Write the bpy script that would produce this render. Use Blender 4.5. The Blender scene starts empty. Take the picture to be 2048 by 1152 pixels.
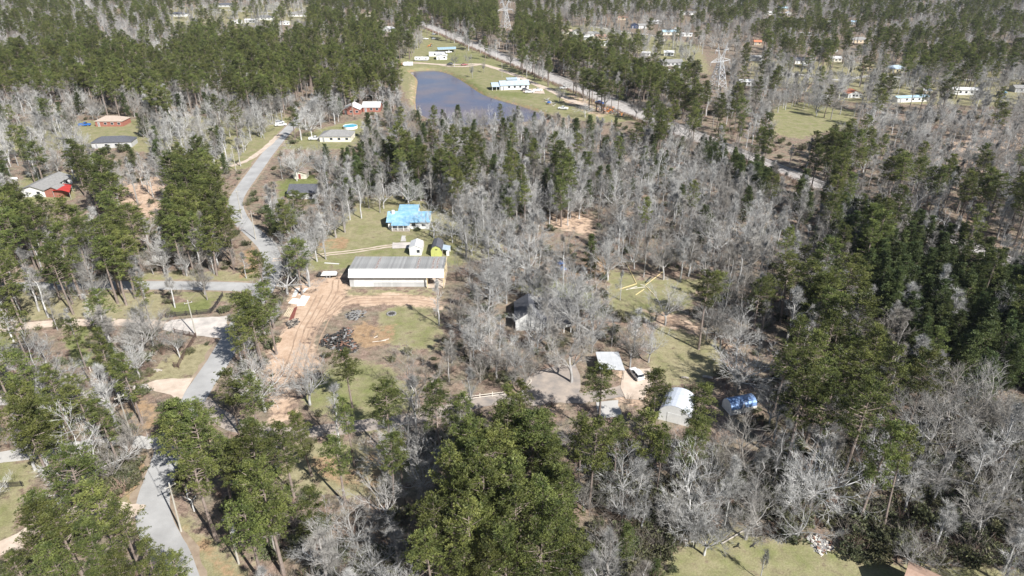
import bpy, bmesh, math, random
import numpy as np
from mathutils import Vector, Matrix

SC = bpy.context.scene
COL = SC.collection
R = math.radians
random.seed(7)

# ------------------------------------------------------------------ camera
CAM_H, PITCH, FPX = 88.0, R(27.5), 1365.0
cam = bpy.data.cameras.new('camera'); cam.sensor_width = 36.0; cam.lens = 36.0 * FPX / 2048.0
cam.clip_start = 1.0; cam.clip_end = 9000.0
co = bpy.data.objects.new('camera', cam); COL.objects.link(co)
co.location = (0, 0, CAM_H); co.rotation_euler = (R(90) - PITCH, 0, 0)
SC.camera = co

# ------------------------------------------------------------------ light
SUN_EL, SUN_AZ = R(41.0), R(139.0)          # sun stands behind the camera, to its right (azimuth clockwise from +Y)
SKY_STRENGTH, SUN_STRENGTH, EXPOSURE = 0.055, 5.0, 0.78
world = bpy.data.worlds.new('World'); SC.world = world; world.use_nodes = True
wn = world.node_tree.nodes; wl = world.node_tree.links
sky = wn.new('ShaderNodeTexSky'); sky.sky_type = 'NISHITA'; sky.sun_disc = False
sky.sun_elevation = SUN_EL; sky.sun_rotation = SUN_AZ
sky.air_density = 1.0; sky.dust_density = 0.6; sky.ozone_density = 1.0
wl.new(sky.outputs[0], wn['Background'].inputs[0]); wn['Background'].inputs[1].default_value = SKY_STRENGTH
sun = bpy.data.lights.new('sun', 'SUN'); sun.energy = SUN_STRENGTH; sun.angle = R(0.53); sun.color = (1.0, 0.975, 0.935)
so = bpy.data.objects.new('sun', sun); COL.objects.link(so)
sd = Vector((math.sin(SUN_AZ) * math.cos(SUN_EL), math.cos(SUN_AZ) * math.cos(SUN_EL), math.sin(SUN_EL)))
so.rotation_euler = sd.to_track_quat('Z', 'Y').to_euler(); so.location = (150, -150, 200)
vs = SC.view_settings; vs.view_transform = 'Standard'; vs.look = 'None'; vs.exposure = EXPOSURE; vs.gamma = 1.0
vs.use_curve_mapping = False
SC.cycles.max_bounces = 5; SC.cycles.diffuse_bounces = 2; SC.cycles.glossy_bounces = 2
SC.cycles.transmission_bounces = 3; SC.cycles.transparent_max_bounces = 4; SC.cycles.volume_bounces = 0

# ------------------------------------------------------------------ survey: a pixel of the drone picture -> a point on the land
def at(px, py, z=0.0):
    u = (px - 1024) / FPX; v = -(py - 576) / FPX
    dy = math.cos(PITCH) + v * math.sin(PITCH); dz = -math.sin(PITCH) + v * math.cos(PITCH)
    t = (z - CAM_H) / dz
    return Vector((u * t, dy * t, z))
def proj(x, y, z):
    d = y * math.cos(PITCH) - (z - CAM_H) * math.sin(PITCH)
    v = y * math.sin(PITCH) + (z - CAM_H) * math.cos(PITCH)
    return 1024 + FPX * x / d, 576 - FPX * v / d
def pts(lst, z=0.0): return [at(a, b, z) for a, b in lst]

# ------------------------------------------------------------------ materials
MATS = {}
def mat(name, c1, c2=None, rough=0.8, scale=3.0, metal=0.0, bump=0.0, rnd=0.0, coords='Object', spec=0.3, detail=4.0, stretch=None, contrast=1.0, alt=None, seam=None):
    """principled material; noise blends c1 to c2; rnd varies value from object to object"""
    if name in MATS: return MATS[name]
    m = bpy.data.materials.new(name); m.use_nodes = True
    nt = m.node_tree; N = nt.nodes; L = nt.links; b = N['Principled BSDF']
    b.inputs['Roughness'].default_value = rough; b.inputs['Metallic'].default_value = metal
    b.inputs['Specular IOR Level'].default_value = spec
    c2 = c2 or tuple(v * 0.8 for v in c1)
    tc = N.new('ShaderNodeTexCoord'); no = N.new('ShaderNodeTexNoise')
    no.inputs['Scale'].default_value = scale; no.inputs['Detail'].default_value = detail; no.inputs['Roughness'].default_value = 0.6
    src = tc.outputs[coords]
    if stretch:
        mp = N.new('ShaderNodeMapping'); mp.inputs['Scale'].default_value = stretch
        L.new(src, mp.inputs[0]); src = mp.outputs[0]
    L.new(src, no.inputs['Vector'])
    ra = N.new('ShaderNodeValToRGB'); ra.color_ramp.elements[0].position = 0.5 - 0.2 / contrast; ra.color_ramp.elements[1].position = 0.5 + 0.2 / contrast
    ra.color_ramp.elements[0].color = (*c1, 1); ra.color_ramp.elements[1].color = (*c2, 1)
    L.new(no.outputs['Fac'], ra.inputs[0]); out = ra.outputs[0]
    if rnd:
        oi = N.new('ShaderNodeObjectInfo'); mr = N.new('ShaderNodeMapRange')
        mr.inputs['To Min'].default_value = 1 - rnd; mr.inputs['To Max'].default_value = 1 + rnd
        L.new(oi.outputs['Random'], mr.inputs['Value'])
        hs = N.new('ShaderNodeHueSaturation'); L.new(out, hs.inputs['Color']); L.new(mr.outputs[0], hs.inputs['Value']); out = hs.outputs[0]
    if alt:
        o2 = N.new('ShaderNodeObjectInfo'); q1 = N.new('ShaderNodeMath'); q1.operation = 'MULTIPLY'; q1.inputs[1].default_value = 13.7; L.new(o2.outputs['Random'], q1.inputs[0])
        q2 = N.new('ShaderNodeMath'); q2.operation = 'FRACT'; L.new(q1.outputs[0], q2.inputs[0])
        q3 = N.new('ShaderNodeMapRange'); q3.inputs['From Min'].default_value = .45; q3.inputs['To Max'].default_value = .8; L.new(q2.outputs[0], q3.inputs['Value'])
        mx = N.new('ShaderNodeMix'); mx.data_type = 'RGBA'; L.new(q3.outputs[0], mx.inputs[0]); L.new(out, mx.inputs[6]); mx.inputs[7].default_value = (*alt, 1); out = mx.outputs[2]
    if seam:
        wv = N.new('ShaderNodeTexWave'); wv.bands_direction = 'X'; wv.inputs['Scale'].default_value = seam; L.new(tc.outputs['Object'], wv.inputs['Vector'])
        rp = N.new('ShaderNodeValToRGB'); rp.color_ramp.elements[0].position = .0; rp.color_ramp.elements[0].color = (.68,.68,.70,1); rp.color_ramp.elements[1].position = .22; L.new(wv.outputs['Fac'], rp.inputs[0])
        ml = N.new('ShaderNodeMix'); ml.data_type = 'RGBA'; ml.blend_type = 'MULTIPLY'; ml.inputs[0].default_value = 1; L.new(out, ml.inputs[6]); L.new(rp.outputs[0], ml.inputs[7]); out = ml.outputs[2]
    L.new(out, b.inputs['Base Color'])
    if bump:
        bp = N.new('ShaderNodeBump'); bp.inputs['Strength'].default_value = bump; bp.inputs['Distance'].default_value = 0.05
        n2 = N.new('ShaderNodeTexNoise'); n2.inputs['Scale'].default_value = scale * 6; n2.inputs['Detail'].default_value = 3
        L.new(src, n2.inputs['Vector']); L.new(n2.outputs['Fac'], bp.inputs['Height']); L.new(bp.outputs[0], b.inputs['Normal'])
    MATS[name] = m; return m

def leafmat(name, dark, light, hue_rnd=0.02, val_rnd=0.25, scale=0.5, transl=0.25):
    m = bpy.data.materials.new(name); m.use_nodes = True
    nt = m.node_tree; N = nt.nodes; L = nt.links; b = N['Principled BSDF']; out = N['Material Output']
    b.inputs['Roughness'].default_value = 0.55; b.inputs['Specular IOR Level'].default_value = 0.25
    tc = N.new('ShaderNodeTexCoord'); no = N.new('ShaderNodeTexNoise'); no.inputs['Scale'].default_value = scale; no.inputs['Detail'].default_value = 3
    L.new(tc.outputs['Object'], no.inputs['Vector'])
    ra = N.new('ShaderNodeValToRGB'); ra.color_ramp.elements[0].position = 0.33; ra.color_ramp.elements[1].position = 0.67
    ra.color_ramp.elements[0].color = (*dark, 1); ra.color_ramp.elements[1].color = (*light, 1)
    L.new(no.outputs['Fac'], ra.inputs[0])
    oi = N.new('ShaderNodeObjectInfo')
    mr = N.new('ShaderNodeMapRange'); mr.inputs['To Min'].default_value = 1 - val_rnd; mr.inputs['To Max'].default_value = 1 + val_rnd
    L.new(oi.outputs['Random'], mr.inputs['Value'])
    mh = N.new('ShaderNodeMath'); mh.operation = 'MULTIPLY'; mh.inputs[1].default_value = 7.31; L.new(oi.outputs['Random'], mh.inputs[0])
    fr = N.new('ShaderNodeMath'); fr.operation = 'FRACT'; L.new(mh.outputs[0], fr.inputs[0])
    mh2 = N.new('ShaderNodeMapRange'); mh2.inputs['To Min'].default_value = 0.5 - hue_rnd; mh2.inputs['To Max'].default_value = 0.5 + hue_rnd; L.new(fr.outputs[0], mh2.inputs['Value'])
    hs = N.new('ShaderNodeHueSaturation'); L.new(ra.outputs[0], hs.inputs['Color']); L.new(mr.outputs[0], hs.inputs['Value']); L.new(mh2.outputs[0], hs.inputs['Hue'])
    L.new(hs.outputs[0], b.inputs['Base Color'])
    tr = N.new('ShaderNodeBsdfTranslucent'); L.new(hs.outputs[0], tr.inputs['Color'])
    mx = N.new('ShaderNodeMixShader'); mx.inputs[0].default_value = transl
    L.new(b.outputs[0], mx.inputs[1]); L.new(tr.outputs[0], mx.inputs[2]); L.new(mx.outputs[0], out.inputs['Surface'])
    MATS[name] = m; return m

def flat(name, c, rough=0.5, metal=0.0, spec=0.5):
    return mat(name, c, tuple(v * 0.93 for v in c), rough=rough, metal=metal, spec=spec, scale=2.0)

# ------------------------------------------------------------------ mesh helpers
class MB:
    def __init__(s): s.v = []; s.f = []; s.m = []
    def add(s, vs, fs, mi=0):
        o = len(s.v); s.v.extend([tuple(p) for p in vs]); s.f.extend([tuple(i + o for i in f) for f in fs]); s.m.extend([mi] * len(fs)); return s
    def box(s, x0, x1, y0, y1, z0, z1, mi=0):
        return s.add([(x0,y0,z0),(x1,y0,z0),(x1,y1,z0),(x0,y1,z0),(x0,y0,z1),(x1,y0,z1),(x1,y1,z1),(x0,y1,z1)],
                     [(0,3,2,1),(4,5,6,7),(0,1,5,4),(1,2,6,5),(2,3,7,6),(3,0,4,7)], mi)
    def prism(s, poly, vec, mi=0):
        """closed prism: polygon of 3D points swept along vec"""
        n = len(poly); a = [Vector(p) for p in poly]; b = [p + Vector(vec) for p in a]
        fs = [tuple(range(n - 1, -1, -1)), tuple(range(n, 2 * n))] + [(i, (i + 1) % n, (i + 1) % n + n, i + n) for i in range(n)]
        return s.add(a + b, fs, mi)
    def bar(s, a, b, w, h=None, mi=0):
        a = Vector(a); b = Vector(b); d = (b - a).normalized(); h = h or w
        up = Vector((0,0,1)) if abs(d.z) < 0.9 else Vector((0,1,0))
        x = d.cross(up).normalized() * w / 2; y = x.cross(d).normalized() * h / 2
        return s.add([a-x-y,a+x-y,a+x+y,a-x+y,b-x-y,b+x-y,b+x+y,b-x+y],[(0,1,2,3),(7,6,5,4),(0,4,5,1),(1,5,6,2),(2,6,7,3),(3,7,4,0)], mi)
    def tube(s, ps, rs, n=6, mi=0, cap=True):
        ps = [Vector(p) for p in ps]; rings = []
        vs = []; fs = []
        ref = Vector((1, 0.13, 0.07)).normalized()
        for i, p in enumerate(ps):
            d = (ps[min(i + 1, len(ps) - 1)] - ps[max(i - 1, 0)])
            d = d.normalized() if d.length > 1e-6 else Vector((0,0,1))
            r = ref if abs(d.dot(ref)) < 0.9 else Vector((0.1, 1, 0))
            x = d.cross(r).normalized(); y = d.cross(x)
            for k in range(n):
                a = 2 * math.pi * k / n
                vs.append(p + (x * math.cos(a) + y * math.sin(a)) * rs[i])
        for i in range(len(ps) - 1):
            for k in range(n):
                k2 = (k + 1) % n
                fs.append((i*n+k, i*n+k2, (i+1)*n+k2, (i+1)*n+k))
        if cap: fs.append(tuple(range(n - 1, -1, -1))); fs.append(tuple((len(ps)-1)*n + k for k in range(n)))
        return s.add(vs, fs, mi)
    def cone(s, a, b, r, n=3, mi=0):
        a = Vector(a); b = Vector(b); d = (b - a)
        if d.length < 1e-5: return s
        d.normalize(); rf = Vector((0.3,1,0.2)) if abs(d.y) < 0.8 else Vector((1,0.2,0.1))
        x = d.cross(rf).normalized(); y = d.cross(x)
        vs = [a + (x * math.cos(2*math.pi*k/n) + y * math.sin(2*math.pi*k/n)) * r for k in range(n)] + [b]
        return s.add(vs, [(k, (k+1) % n, n) for k in range(n)], mi)
    def cyl(s, c, r, h, n=12, axis='z', mi=0):
        c = Vector(c); ax = {'x': Vector((1,0,0)), 'y': Vector((0,1,0)), 'z': Vector((0,0,1))}[axis]
        return s.tube([c, c + ax * h], [r, r], n, mi)
    def mesh(s, name, mats, smooth=False):
        me = bpy.data.meshes.new(name); me.from_pydata(s.v, [], s.f)
        for m in (mats if isinstance(mats, (list, tuple)) else [mats]): me.materials.append(m)
        if len(me.materials) > 1: me.polygons.foreach_set('material_index', s.m)
        if smooth: me.polygons.foreach_set('use_smooth', [True] * len(me.polygons))
        me.update(); return me
    def build(s, name, mats, parent=None, smooth=False, loc=None, rz=0):
        return obj(name, s.mesh(name, mats, smooth), parent, loc, rz)

def obj(name, me, parent=None, loc=None, rz=0):
    o = bpy.data.objects.new(name, me); COL.objects.link(o)
    if parent is not None: o.parent = parent
    if loc is not None: o.location = loc
    if rz: o.rotation_euler = (0, 0, rz)
    return o
def tag(o, label=None, cat=None, group=None, kind=None):
    if label: o['label'] = label
    if cat: o['category'] = cat
    if group: o['group'] = group
    if kind: o['kind'] = kind
    return o
def thing(name, label, cat, loc=(0,0,0), rz=0, group=None):
    o = bpy.data.objects.new(name, None); COL.objects.link(o); o.location = loc; o.rotation_euler = (0,0,rz); o.empty_display_size = 0.5
    return tag(o, label, cat, group)
def structure(name, me, loc=None): return tag(obj(name, me, None, loc), kind='structure')

# ------------------------------------------------------------------ plane geometry
def inside(P, x, y):
    """numpy point-in-polygon"""
    x = np.asarray(x, float); y = np.asarray(y, float); r = np.zeros(x.shape, bool); n = len(P)
    for i in range(n):
        x0, y0 = P[i][0], P[i][1]; x1, y1 = P[(i+1) % n][0], P[(i+1) % n][1]
        if y0 == y1: continue
        c = ((y0 > y) != (y1 > y)) & (x < (x1 - x0) * (y - y0) / (y1 - y0) + x0)
        r ^= c
    return r
def segdist(P, x, y, closed=True):
    x = np.asarray(x, float); y = np.asarray(y, float); d = np.full(x.shape, 1e9); n = len(P)
    for i in range(n if closed else n - 1):
        ax, ay = P[i][0], P[i][1]; bx, by = P[(i+1) % n][0], P[(i+1) % n][1]
        vx, vy = bx - ax, by - ay; l2 = vx*vx + vy*vy + 1e-9
        t = np.clip(((x-ax)*vx + (y-ay)*vy) / l2, 0, 1)
        d = np.minimum(d, np.hypot(x - ax - t*vx, y - ay - t*vy))
    return d
def signed(P, x, y): return np.where(inside(P, x, y), 1, -1) * segdist(P, x, y)
def smooth_line(P, n=6):
    """Catmull-Rom through points"""
    P = [Vector(p) for p in P]; Q = [P[0] * 2 - P[1]] + P + [P[-1] * 2 - P[-2]]; out = []
    for i in range(1, len(Q) - 2):
        for k in range(n):
            t = k / n; a, b, c, d = Q[i-1], Q[i], Q[i+1], Q[i+2]
            out.append(0.5 * ((2*b) + (c-a)*t + (2*a-5*b+4*c-d)*t*t + (3*b-a-3*c+d)*t*t*t))
    out.append(P[-1]); return out
# ================================================================== THE SETTING
WATER_Z = -1.6
POND = [p for p in pts([(818,144),(845,141.5),(872,141.5),(900,149),(930,166),(950,180),(968,190),(1000,201),(1040,212),(1075,224),(1090,236),(1050,246),(960,252),(880,246),(838,226),(831,205),(833,180),(835,162),(828,152)], WATER_Z)]
POND = smooth_line(POND + [POND[0]], 4)[:-1]
RAIL_A, RAIL_B = at(852, 47), at(1773, 423)
rt = (RAIL_B - RAIL_A).normalized(); rn = Vector((rt.y, -rt.x, 0))      # rn points to the far (right) side
if rn.x < 0: rn = -rn
RAIL_A = RAIL_A - rt * 260; RAIL_B = RAIL_B + rt * 150
RAIL = [RAIL_A, RAIL_B]

ROADS = {  # name: (centre line in the picture, width, material key)
 'main_road': ([(372,1200),(345,1120),(314,1060),(305,1010),(318,960),(334,915),(345,880),(370,830),(398,780),(432,730),(462,680),(492,630),(522,590),(540,555),(545,525),(536,496),(512,470),(488,448),(474,425),(471,402),(484,378),(508,345),(535,308),(562,275),(590,245),(625,205),(660,170)], 5.4, 'asphalt'),
 'side_road': ([(-260,580),(-100,576),(60,573),(200,571),(350,571),(460,573),(512,576)], 5.2, 'asphalt'),
 'concrete_drive': ([(318,887),(290,885),(240,885),(180,890),(130,898),(60,908),(-60,922)], 3.4, 'concrete'),
 'sand_drive': ([(395,655),(340,652),(275,645),(200,645),(132,645),(60,652),(-80,664)], 3.6, 'sand'),
 'lane': ([(330,772),(280,776),(200,786),(110,795),(0,802),(-120,806)], 3.0, 'gravel'),
 'gravel_drive': ([(274,1030),(250,1024),(190,1018),(120,1040),(40,1080),(-60,1120)], 4.0, 'sand'),
 'property_drive': ([(404,806),(470,850),(560,868),(640,862),(720,852),(820,838),(890,822),(950,806),(1020,798),(1090,796),(1160,796),(1220,788),(1268,776)], 3.6, 'worn_asphalt'),
 'track_to_barn_yard': ([(545,520),(600,516),(660,508),(715,502),(765,494),(800,490)], 2.6, 'two_track'),
 'pond_drive': ([(770,128),(830,126),(880,129),(920,129),(960,128.5),(990,136),(1010,143),(1035,152),(1070,168),(1100,180),(1140,200),(1180,214)], 5.0, 'sand'),
 'loop_drive': ([(880,129.5),(905,133),(935,132.5),(962,129)], 4.0, 'sand'),
 'far_left_street': ([(560,268),(530,296),(500,318),(470,330),(440,336)], 2.6, 'sand'),
 'village_street': ([(1180,52),(1225,60),(1260,66),(1300,70),(1330,82)], 5.0, 'gravel'),
 'eastern_street': ([(1530,140),(1570,146),(1620,152),(1680,160),(1740,152),(1800,155),(1850,162),(1930,160),(2010,158),(2100,155)], 5.0, 'concrete'),
 'far_street': ([(380,18),(450,20),(560,26),(620,18),(640,10)], 5.5, 'concrete'),
}
ROADW = {k: (smooth_line(pts(l), 5), w, m) for k, (l, w, m) in ROADS.items()}
PATCHES = {  # paved or bare aprons
 'sand_apron': ([(328,648),(345,640),(380,637),(452,633),(456,668),(440,678),(420,676),(395,671),(340,664),(325,660)], 'gravel'),
 'pale_apron': ([(296,768),(312,760),(362,757),(386,756),(371,785),(362,799),(352,797),(340,790),(300,779)], 'sand'),
 'gravel_pad': ([(784,486),(848,484),(846,498),(786,497)], 'gravel'),
 'parking_apron': ([(1046,762),(1075,744),(1110,732),(1150,730),(1160,752),(1160,785),(1130,806),(1060,812),(1042,800)], 'worn_asphalt'),
 'car_pad': ([(1246,741),(1300,738),(1306,770),(1284,800),(1250,800),(1240,775)], 'sand'),
 'concrete_slab': ([(1192,806),(1236,802),(1242,832),(1200,838)], 'concrete'),
 'garden_path': ([(803,472),(812,472),(812,484),(801,484)], 'concrete'),
 'pond_house_pad': ([(1040,180),(1085,176),(1090,188),(1050,186)], 'sand'),
}
PATCHW = {k: (pts(l), m) for k, (l, m) in PATCHES.items()}

GRASS = [  # (polygon, greenness 0..1)
 ([(560,560),(610,505),(650,470),(690,430),(720,395),(800,390),(905,420),(1000,465),(1010,505),(925,532),(620,540)], .35),
 ([(715,490),(830,470),(920,505),(915,530),(640,540),(640,512)], .5),
 ([(690,582),(870,580),(880,596),(700,596)], .35),
 ([(765,618),(800,606),(865,610),(885,640),(878,700),(800,700),(745,672)], .42),
 ([(1300,660),(1370,645),(1450,700),(1455,735),(1400,775),(1330,765),(1298,740)], .25),
 ([(1220,1320),(1340,1100),(1420,1062),(1600,1075),(1700,1105),(1800,1125),(1950,1130),(2080,1130),(2150,1300)], .45),
 ([(-100,905),(95,918),(62,960),(30,1075),(-100,1130)], .4),
 ([(-80,655),(38,660),(34,720),(-80,740)], .7), ([(132,650),(176,655),(172,690),(218,735),(150,738),(132,700)], 1.0),
 ([(345,606),(428,590),(422,623),(338,633)], .95), ([(300,735),(392,690),(432,690),(420,755),(300,758)], .15),
 ([(340,960),(352,1000),(385,1050),(490,1120),(560,1190),(380,1230),(330,1060)], .3), ([(228,1000),(275,960),(288,985),(272,1020)], .45),
 ([(-200,250),(250,240),(560,225),(610,250),(530,330),(440,345),(250,295),(100,300),(-200,330)], .4),
 ([(780,112),(850,50),(1320,240),(1200,246),(1060,222),(990,212),(830,225),(800,170)], .45),
 ([(905,147),(945,165),(975,187),(960,188),(925,165),(898,150)], 1.0), ([(860,100),(960,108),(1010,135),(860,126)], .6), ([(985,182),(1050,186),(1060,196),(1000,192)], .8),
 ([(1540,212),(1600,203),(1715,222),(1705,250),(1600,278),(1545,268)], .45),
 ([(556,362),(632,348),(645,380),(556,396)], .95), ([(600,268),(720,238),(762,258),(700,300),(560,300)], .5), ([(10,385),(60,345),(165,345),(150,372),(150,400),(40,410)], .5),
 ([(1020,575),(1110,556),(1195,590),(1210,640),(1150,610)], .8), ([(1215,535),(1290,560),(1400,560),(1385,612),(1300,645),(1215,615)], .45),
 ([(620,760),(700,715),(770,730),(840,790),(800,870),(680,850),(600,800)], .55),
 ([(560,900),(640,880),(800,900),(860,960),(700,1000),(560,960)], .25),
 ([(1030,52),(1180,50),(1400,90),(1420,150),(1250,100),(1100,80)], .4), ([(1500,120),(1760,125),(2048,150),(2048,215),(1700,205),(1500,160)], .3),
 ([(330,15),(640,5),(640,50),(330,50)], .3), ([(350,575),(500,578),(480,612),(450,600),(370,604)], .4), ([(-100,590),(60,585),(330,588),(330,640),(-100,640)], .15), ([(180,552),(520,540),(540,568),(180,568)], .3),
]
SAND = [
 ([(585,580),(640,552),(692,577),(690,612),(672,630),(640,645),(622,685),(640,730),(575,770),(535,760),(540,700),(570,650)], 1.0),
 ([(690,592),(800,586),(872,594),(884,618),(790,612),(690,612)], .9), ([(650,555),(692,548),(698,578),(660,580)], .8),
 ([(200,365),(340,350),(350,400),(290,445),(220,400)], .75), ([(1235,735),(1310,735),(1312,790),(1275,825),(1230,800)], .7),
 ([(1285,620),(1340,628),(1400,655),(1395,672),(1330,652)], .9), ([(1430,670),(1480,700),(1500,745),(1460,720)], .75),
 ([(1095,412),(1190,428),(1190,475),(1100,455)], .6), ([(1180,805),(1250,800),(1250,850),(1190,850)], .5), ([(1040,806),(1130,812),(1120,830),(1050,835)], .8),
 ([(530,770),(600,765),(600,840),(540,850)], .7), ([(1140,182),(1240,225),(1200,236),(1120,205)], .6), ([(250,1000),(290,1005),(285,1045),(200,1050)], .5),
 ([(1850,300),(2048,230),(2048,330),(1900,360)], .6), ([(930,105),(1010,140),(1000,150),(900,140)], .25), ([(1470,560),(1560,600),(1540,640),(1480,620)], .5), ([(815,147),(835,165),(832,205),(812,200)], .45),
]
OCHRE = [
 ([(690,658),(730,640),(790,650),(785,690),(735,705),(695,690)], .68), ([(635,545),(690,560),(680,590),(640,580)], .6), ([(630,478),(700,468),(700,498),(630,505)], .55),
 ([(490,500),(520,485),(515,545),(480,555)], .9), ([(600,905),(760,900),(840,950),(760,1000),(620,960)], .5), ([(280,930),(345,960),(330,1060),(345,1152),(420,1152),(340,1000)], .35), ([(1100,560),(1200,500),(1260,520),(1200,560)], .5),
 ([(820,588),(885,590),(885,612),(830,605)], .6), ([(345,1000),(362,1040),(400,1060),(500,1140),(520,1200),(440,1160),(360,1070)], .55), ([(232,985),(285,905),(300,935),(262,1000)], .8), ([(200,760),(330,790),(330,860),(260,870),(230,820)], .5),
]

def build_ground():
    def axis(lo, hi, fine_lo, fine_hi, step, grow, limit):
        xs = [fine_lo]; 
        while xs[-1] < fine_hi: xs.append(xs[-1] + step)
        s = step
        while xs[-1] < hi: s = min(s * grow, limit); xs.append(xs[-1] + s)
        s = step
        while xs[0] > lo: s = min(s * grow, limit); xs.insert(0, xs[0] - s)
        return np.array(xs)
    X = axis(-3000, 3000, -115, 115, 0.9, 1.025, 150); Y = axis(-2500, 3500, 66, 205, 0.9, 1.012, 150)
    gx, gy = np.meshgrid(X, Y); sh = gx.shape
    z = np.zeros(sh)
    t = np.clip((signed([(p.x, p.y) for p in POND], gx, gy) + 3.5) / 7.0, 0, 1); z -= 3.2 * t * t * (3 - 2 * t)
    att = np.zeros(sh + (4,), np.float32)
    def paint(lst, ch, soft):
        for P, val in lst:
            W = [(p.x, p.y) for p in pts(P)]
            xs = [p[0] for p in W]; ys = [p[1] for p in W]
            sf = soft * (1 + max(0, min(ys) - 200) / 300)
            m = (gx > min(xs)-12) & (gx < max(xs)+9) & (gy > min(ys)-9) & (gy < max(ys)+9)
            if not m.any(): continue
            s = np.clip(0.5 + signed(W, gx[m], gy[m]) / (2 * sf), 0, 1); s = s * s * (3 - 2*s)
            if ch == 0:
                att[m, 0] = np.maximum(att[m, 0], s); att[m, 3] = att[m, 3] * (1 - s) + val * s
            else: att[m, ch] = np.maximum(att[m, ch], s * val)
    paint(GRASS, 0, 3.2); paint(SAND, 1, 3.0); paint(OCHRE, 2, 3.2)
    sdp = signed([(p.x, p.y) for p in POND], gx, gy); att[..., 2] = np.maximum(att[..., 2], np.clip(1.2 - np.abs(sdp + .6) / 2.2, 0, 1) * .55)
    n, k = sh
    verts = np.stack([gx, gy, z], -1).reshape(-1, 3)
    i = np.arange(n - 1)[:, None] * k + np.arange(k - 1)[None, :]
    q = np.stack([i, i + 1, i + k + 1, i + k], -1).reshape(-1, 4)
    me = bpy.data.meshes.new('ground'); me.vertices.add(len(verts)); me.vertices.foreach_set('co', verts.ravel())
    me.loops.add(q.size); me.loops.foreach_set('vertex_index', q.ravel().astype(np.int32))
    me.polygons.add(len(q)); me.polygons.foreach_set('loop_start', np.arange(0, q.size, 4, dtype=np.int32))
    me.update(calc_edges=True); me.validate()
    a = me.color_attributes.new('cover', 'FLOAT_COLOR', 'POINT'); a.data.foreach_set('color', att.reshape(-1))
    m = bpy.data.materials.new('ground_cover'); m.use_nodes = True; nt = m.node_tree; N = nt.nodes; L = nt.links; b = N['Principled BSDF']
    b.inputs['Roughness'].default_value = 0.95; b.inputs['Specular IOR Level'].default_value = 0.1
    tc = N.new('ShaderNodeTexCoord')
    def noise(scale, detail=5, rough=0.6):
        x = N.new('ShaderNodeTexNoise'); x.inputs['Scale'].default_value = scale; x.inputs['Detail'].default_value = detail; x.inputs['Roughness'].default_value = rough
        L.new(tc.outputs['Object'], x.inputs['Vector']); return x.outputs['Fac']
    def ramp(fac, stops):
        r = N.new('ShaderNodeValToRGB'); e = r.color_ramp.elements
        while len(e) < len(stops): e.new(0.5)
        for el, (p, c) in zip(e, stops): el.position = p; el.color = (*c, 1)
        L.new(fac, r.inputs[0]); return r.outputs[0]
    def mix(f, a_, b_):
        x = N.new('ShaderNodeMix'); x.data_type = 'RGBA'; L.new(f, x.inputs[0]); L.new(a_, x.inputs[6]); L.new(b_, x.inputs[7]); return x.outputs[2]
    def math_(op, a_, b_, clamp=False):
        x = N.new('ShaderNodeMath'); x.operation = op; x.use_clamp = clamp
        for k_, v in enumerate((a_, b_)):
            if isinstance(v, (int, float)): x.inputs[k_].default_value = v
            else: L.new(v, x.inputs[k_])
        return x.outputs[0]
    n1, n2, n3, n4 = noise(0.09), noise(0.7, 6), noise(3.2, 5, 0.7), noise(0.25, 4)
    fine = math_('ADD', math_('MULTIPLY', n2, 0.5), math_('MULTIPLY', n3, 0.5))
    litter = ramp(fine, [(.34, (.085,.062,.05)), (.47, (.20,.145,.112)), (.56, (.30,.22,.172)), (.68, (.40,.31,.25))])
    litter2 = ramp(fine, [(.35, (.10,.085,.06)), (.5, (.21,.19,.135)), (.65, (.31,.26,.19))])
    litter = mix(ramp(n4, [(.4, (0,0,0)), (.65, (1,1,1))]), litter, litter2)
    dry = ramp(fine, [(.33, (.165,.145,.085)), (.5, (.28,.25,.148)), (.66, (.39,.345,.225))])
    green = ramp(fine, [(.33, (.09,.102,.038)), (.5, (.165,.18,.068)), (.66, (.255,.262,.115))])
    sand = ramp(math_('ADD', math_('MULTIPLY', fine, .62), math_('MULTIPLY', n4, .38)), [(.33, (.27,.18,.125)), (.46, (.44,.31,.22)), (.57, (.54,.405,.30)), (.70, (.63,.51,.41))])
    ochre = ramp(fine, [(.33, (.16,.105,.065)), (.5, (.32,.215,.128)), (.66, (.44,.32,.205))])
    vc = N.new('ShaderNodeVertexColor'); vc.layer_name = 'cover'; sp = N.new('ShaderNodeSeparateColor'); L.new(vc.outputs[0], sp.inputs[0])
    edge = math_('ADD', math_('MULTIPLY', math_('SUBTRACT', n4, 0.5), 2.4), math_('MULTIPLY', math_('SUBTRACT', n2, 0.5), 1.7))
    def cover(ch):
        v = math_('ADD', ch, math_('MULTIPLY', edge, math_('MULTIPLY', math_('MINIMUM', ch, 0.55), 1.6)))
        return ramp(v, [(.34, (0,0,0)), (.66, (1,1,1))])
    lush = math_('ADD', vc.outputs[1], math_('MULTIPLY', edge, 0.55), True)
    grass = mix(ramp(lush, [(.22, (0,0,0)), (.78, (1,1,1))]), dry, green)
    c = mix(cover(sp.outputs[0]), litter, grass); c = mix(cover(sp.outputs[2]), c, ochre); c = mix(cover(sp.outputs[1]), c, sand)
    L.new(c, b.inputs['Base Color'])
    bp = N.new('ShaderNodeBump'); bp.inputs['Strength'].default_value = 0.6; bp.inputs['Distance'].default_value = 0.25; L.new(fine, bp.inputs['Height']); L.new(bp.outputs[0], b.inputs['Normal'])
    me.materials.append(m)
    structure('ground', me)
build_ground()

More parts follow.
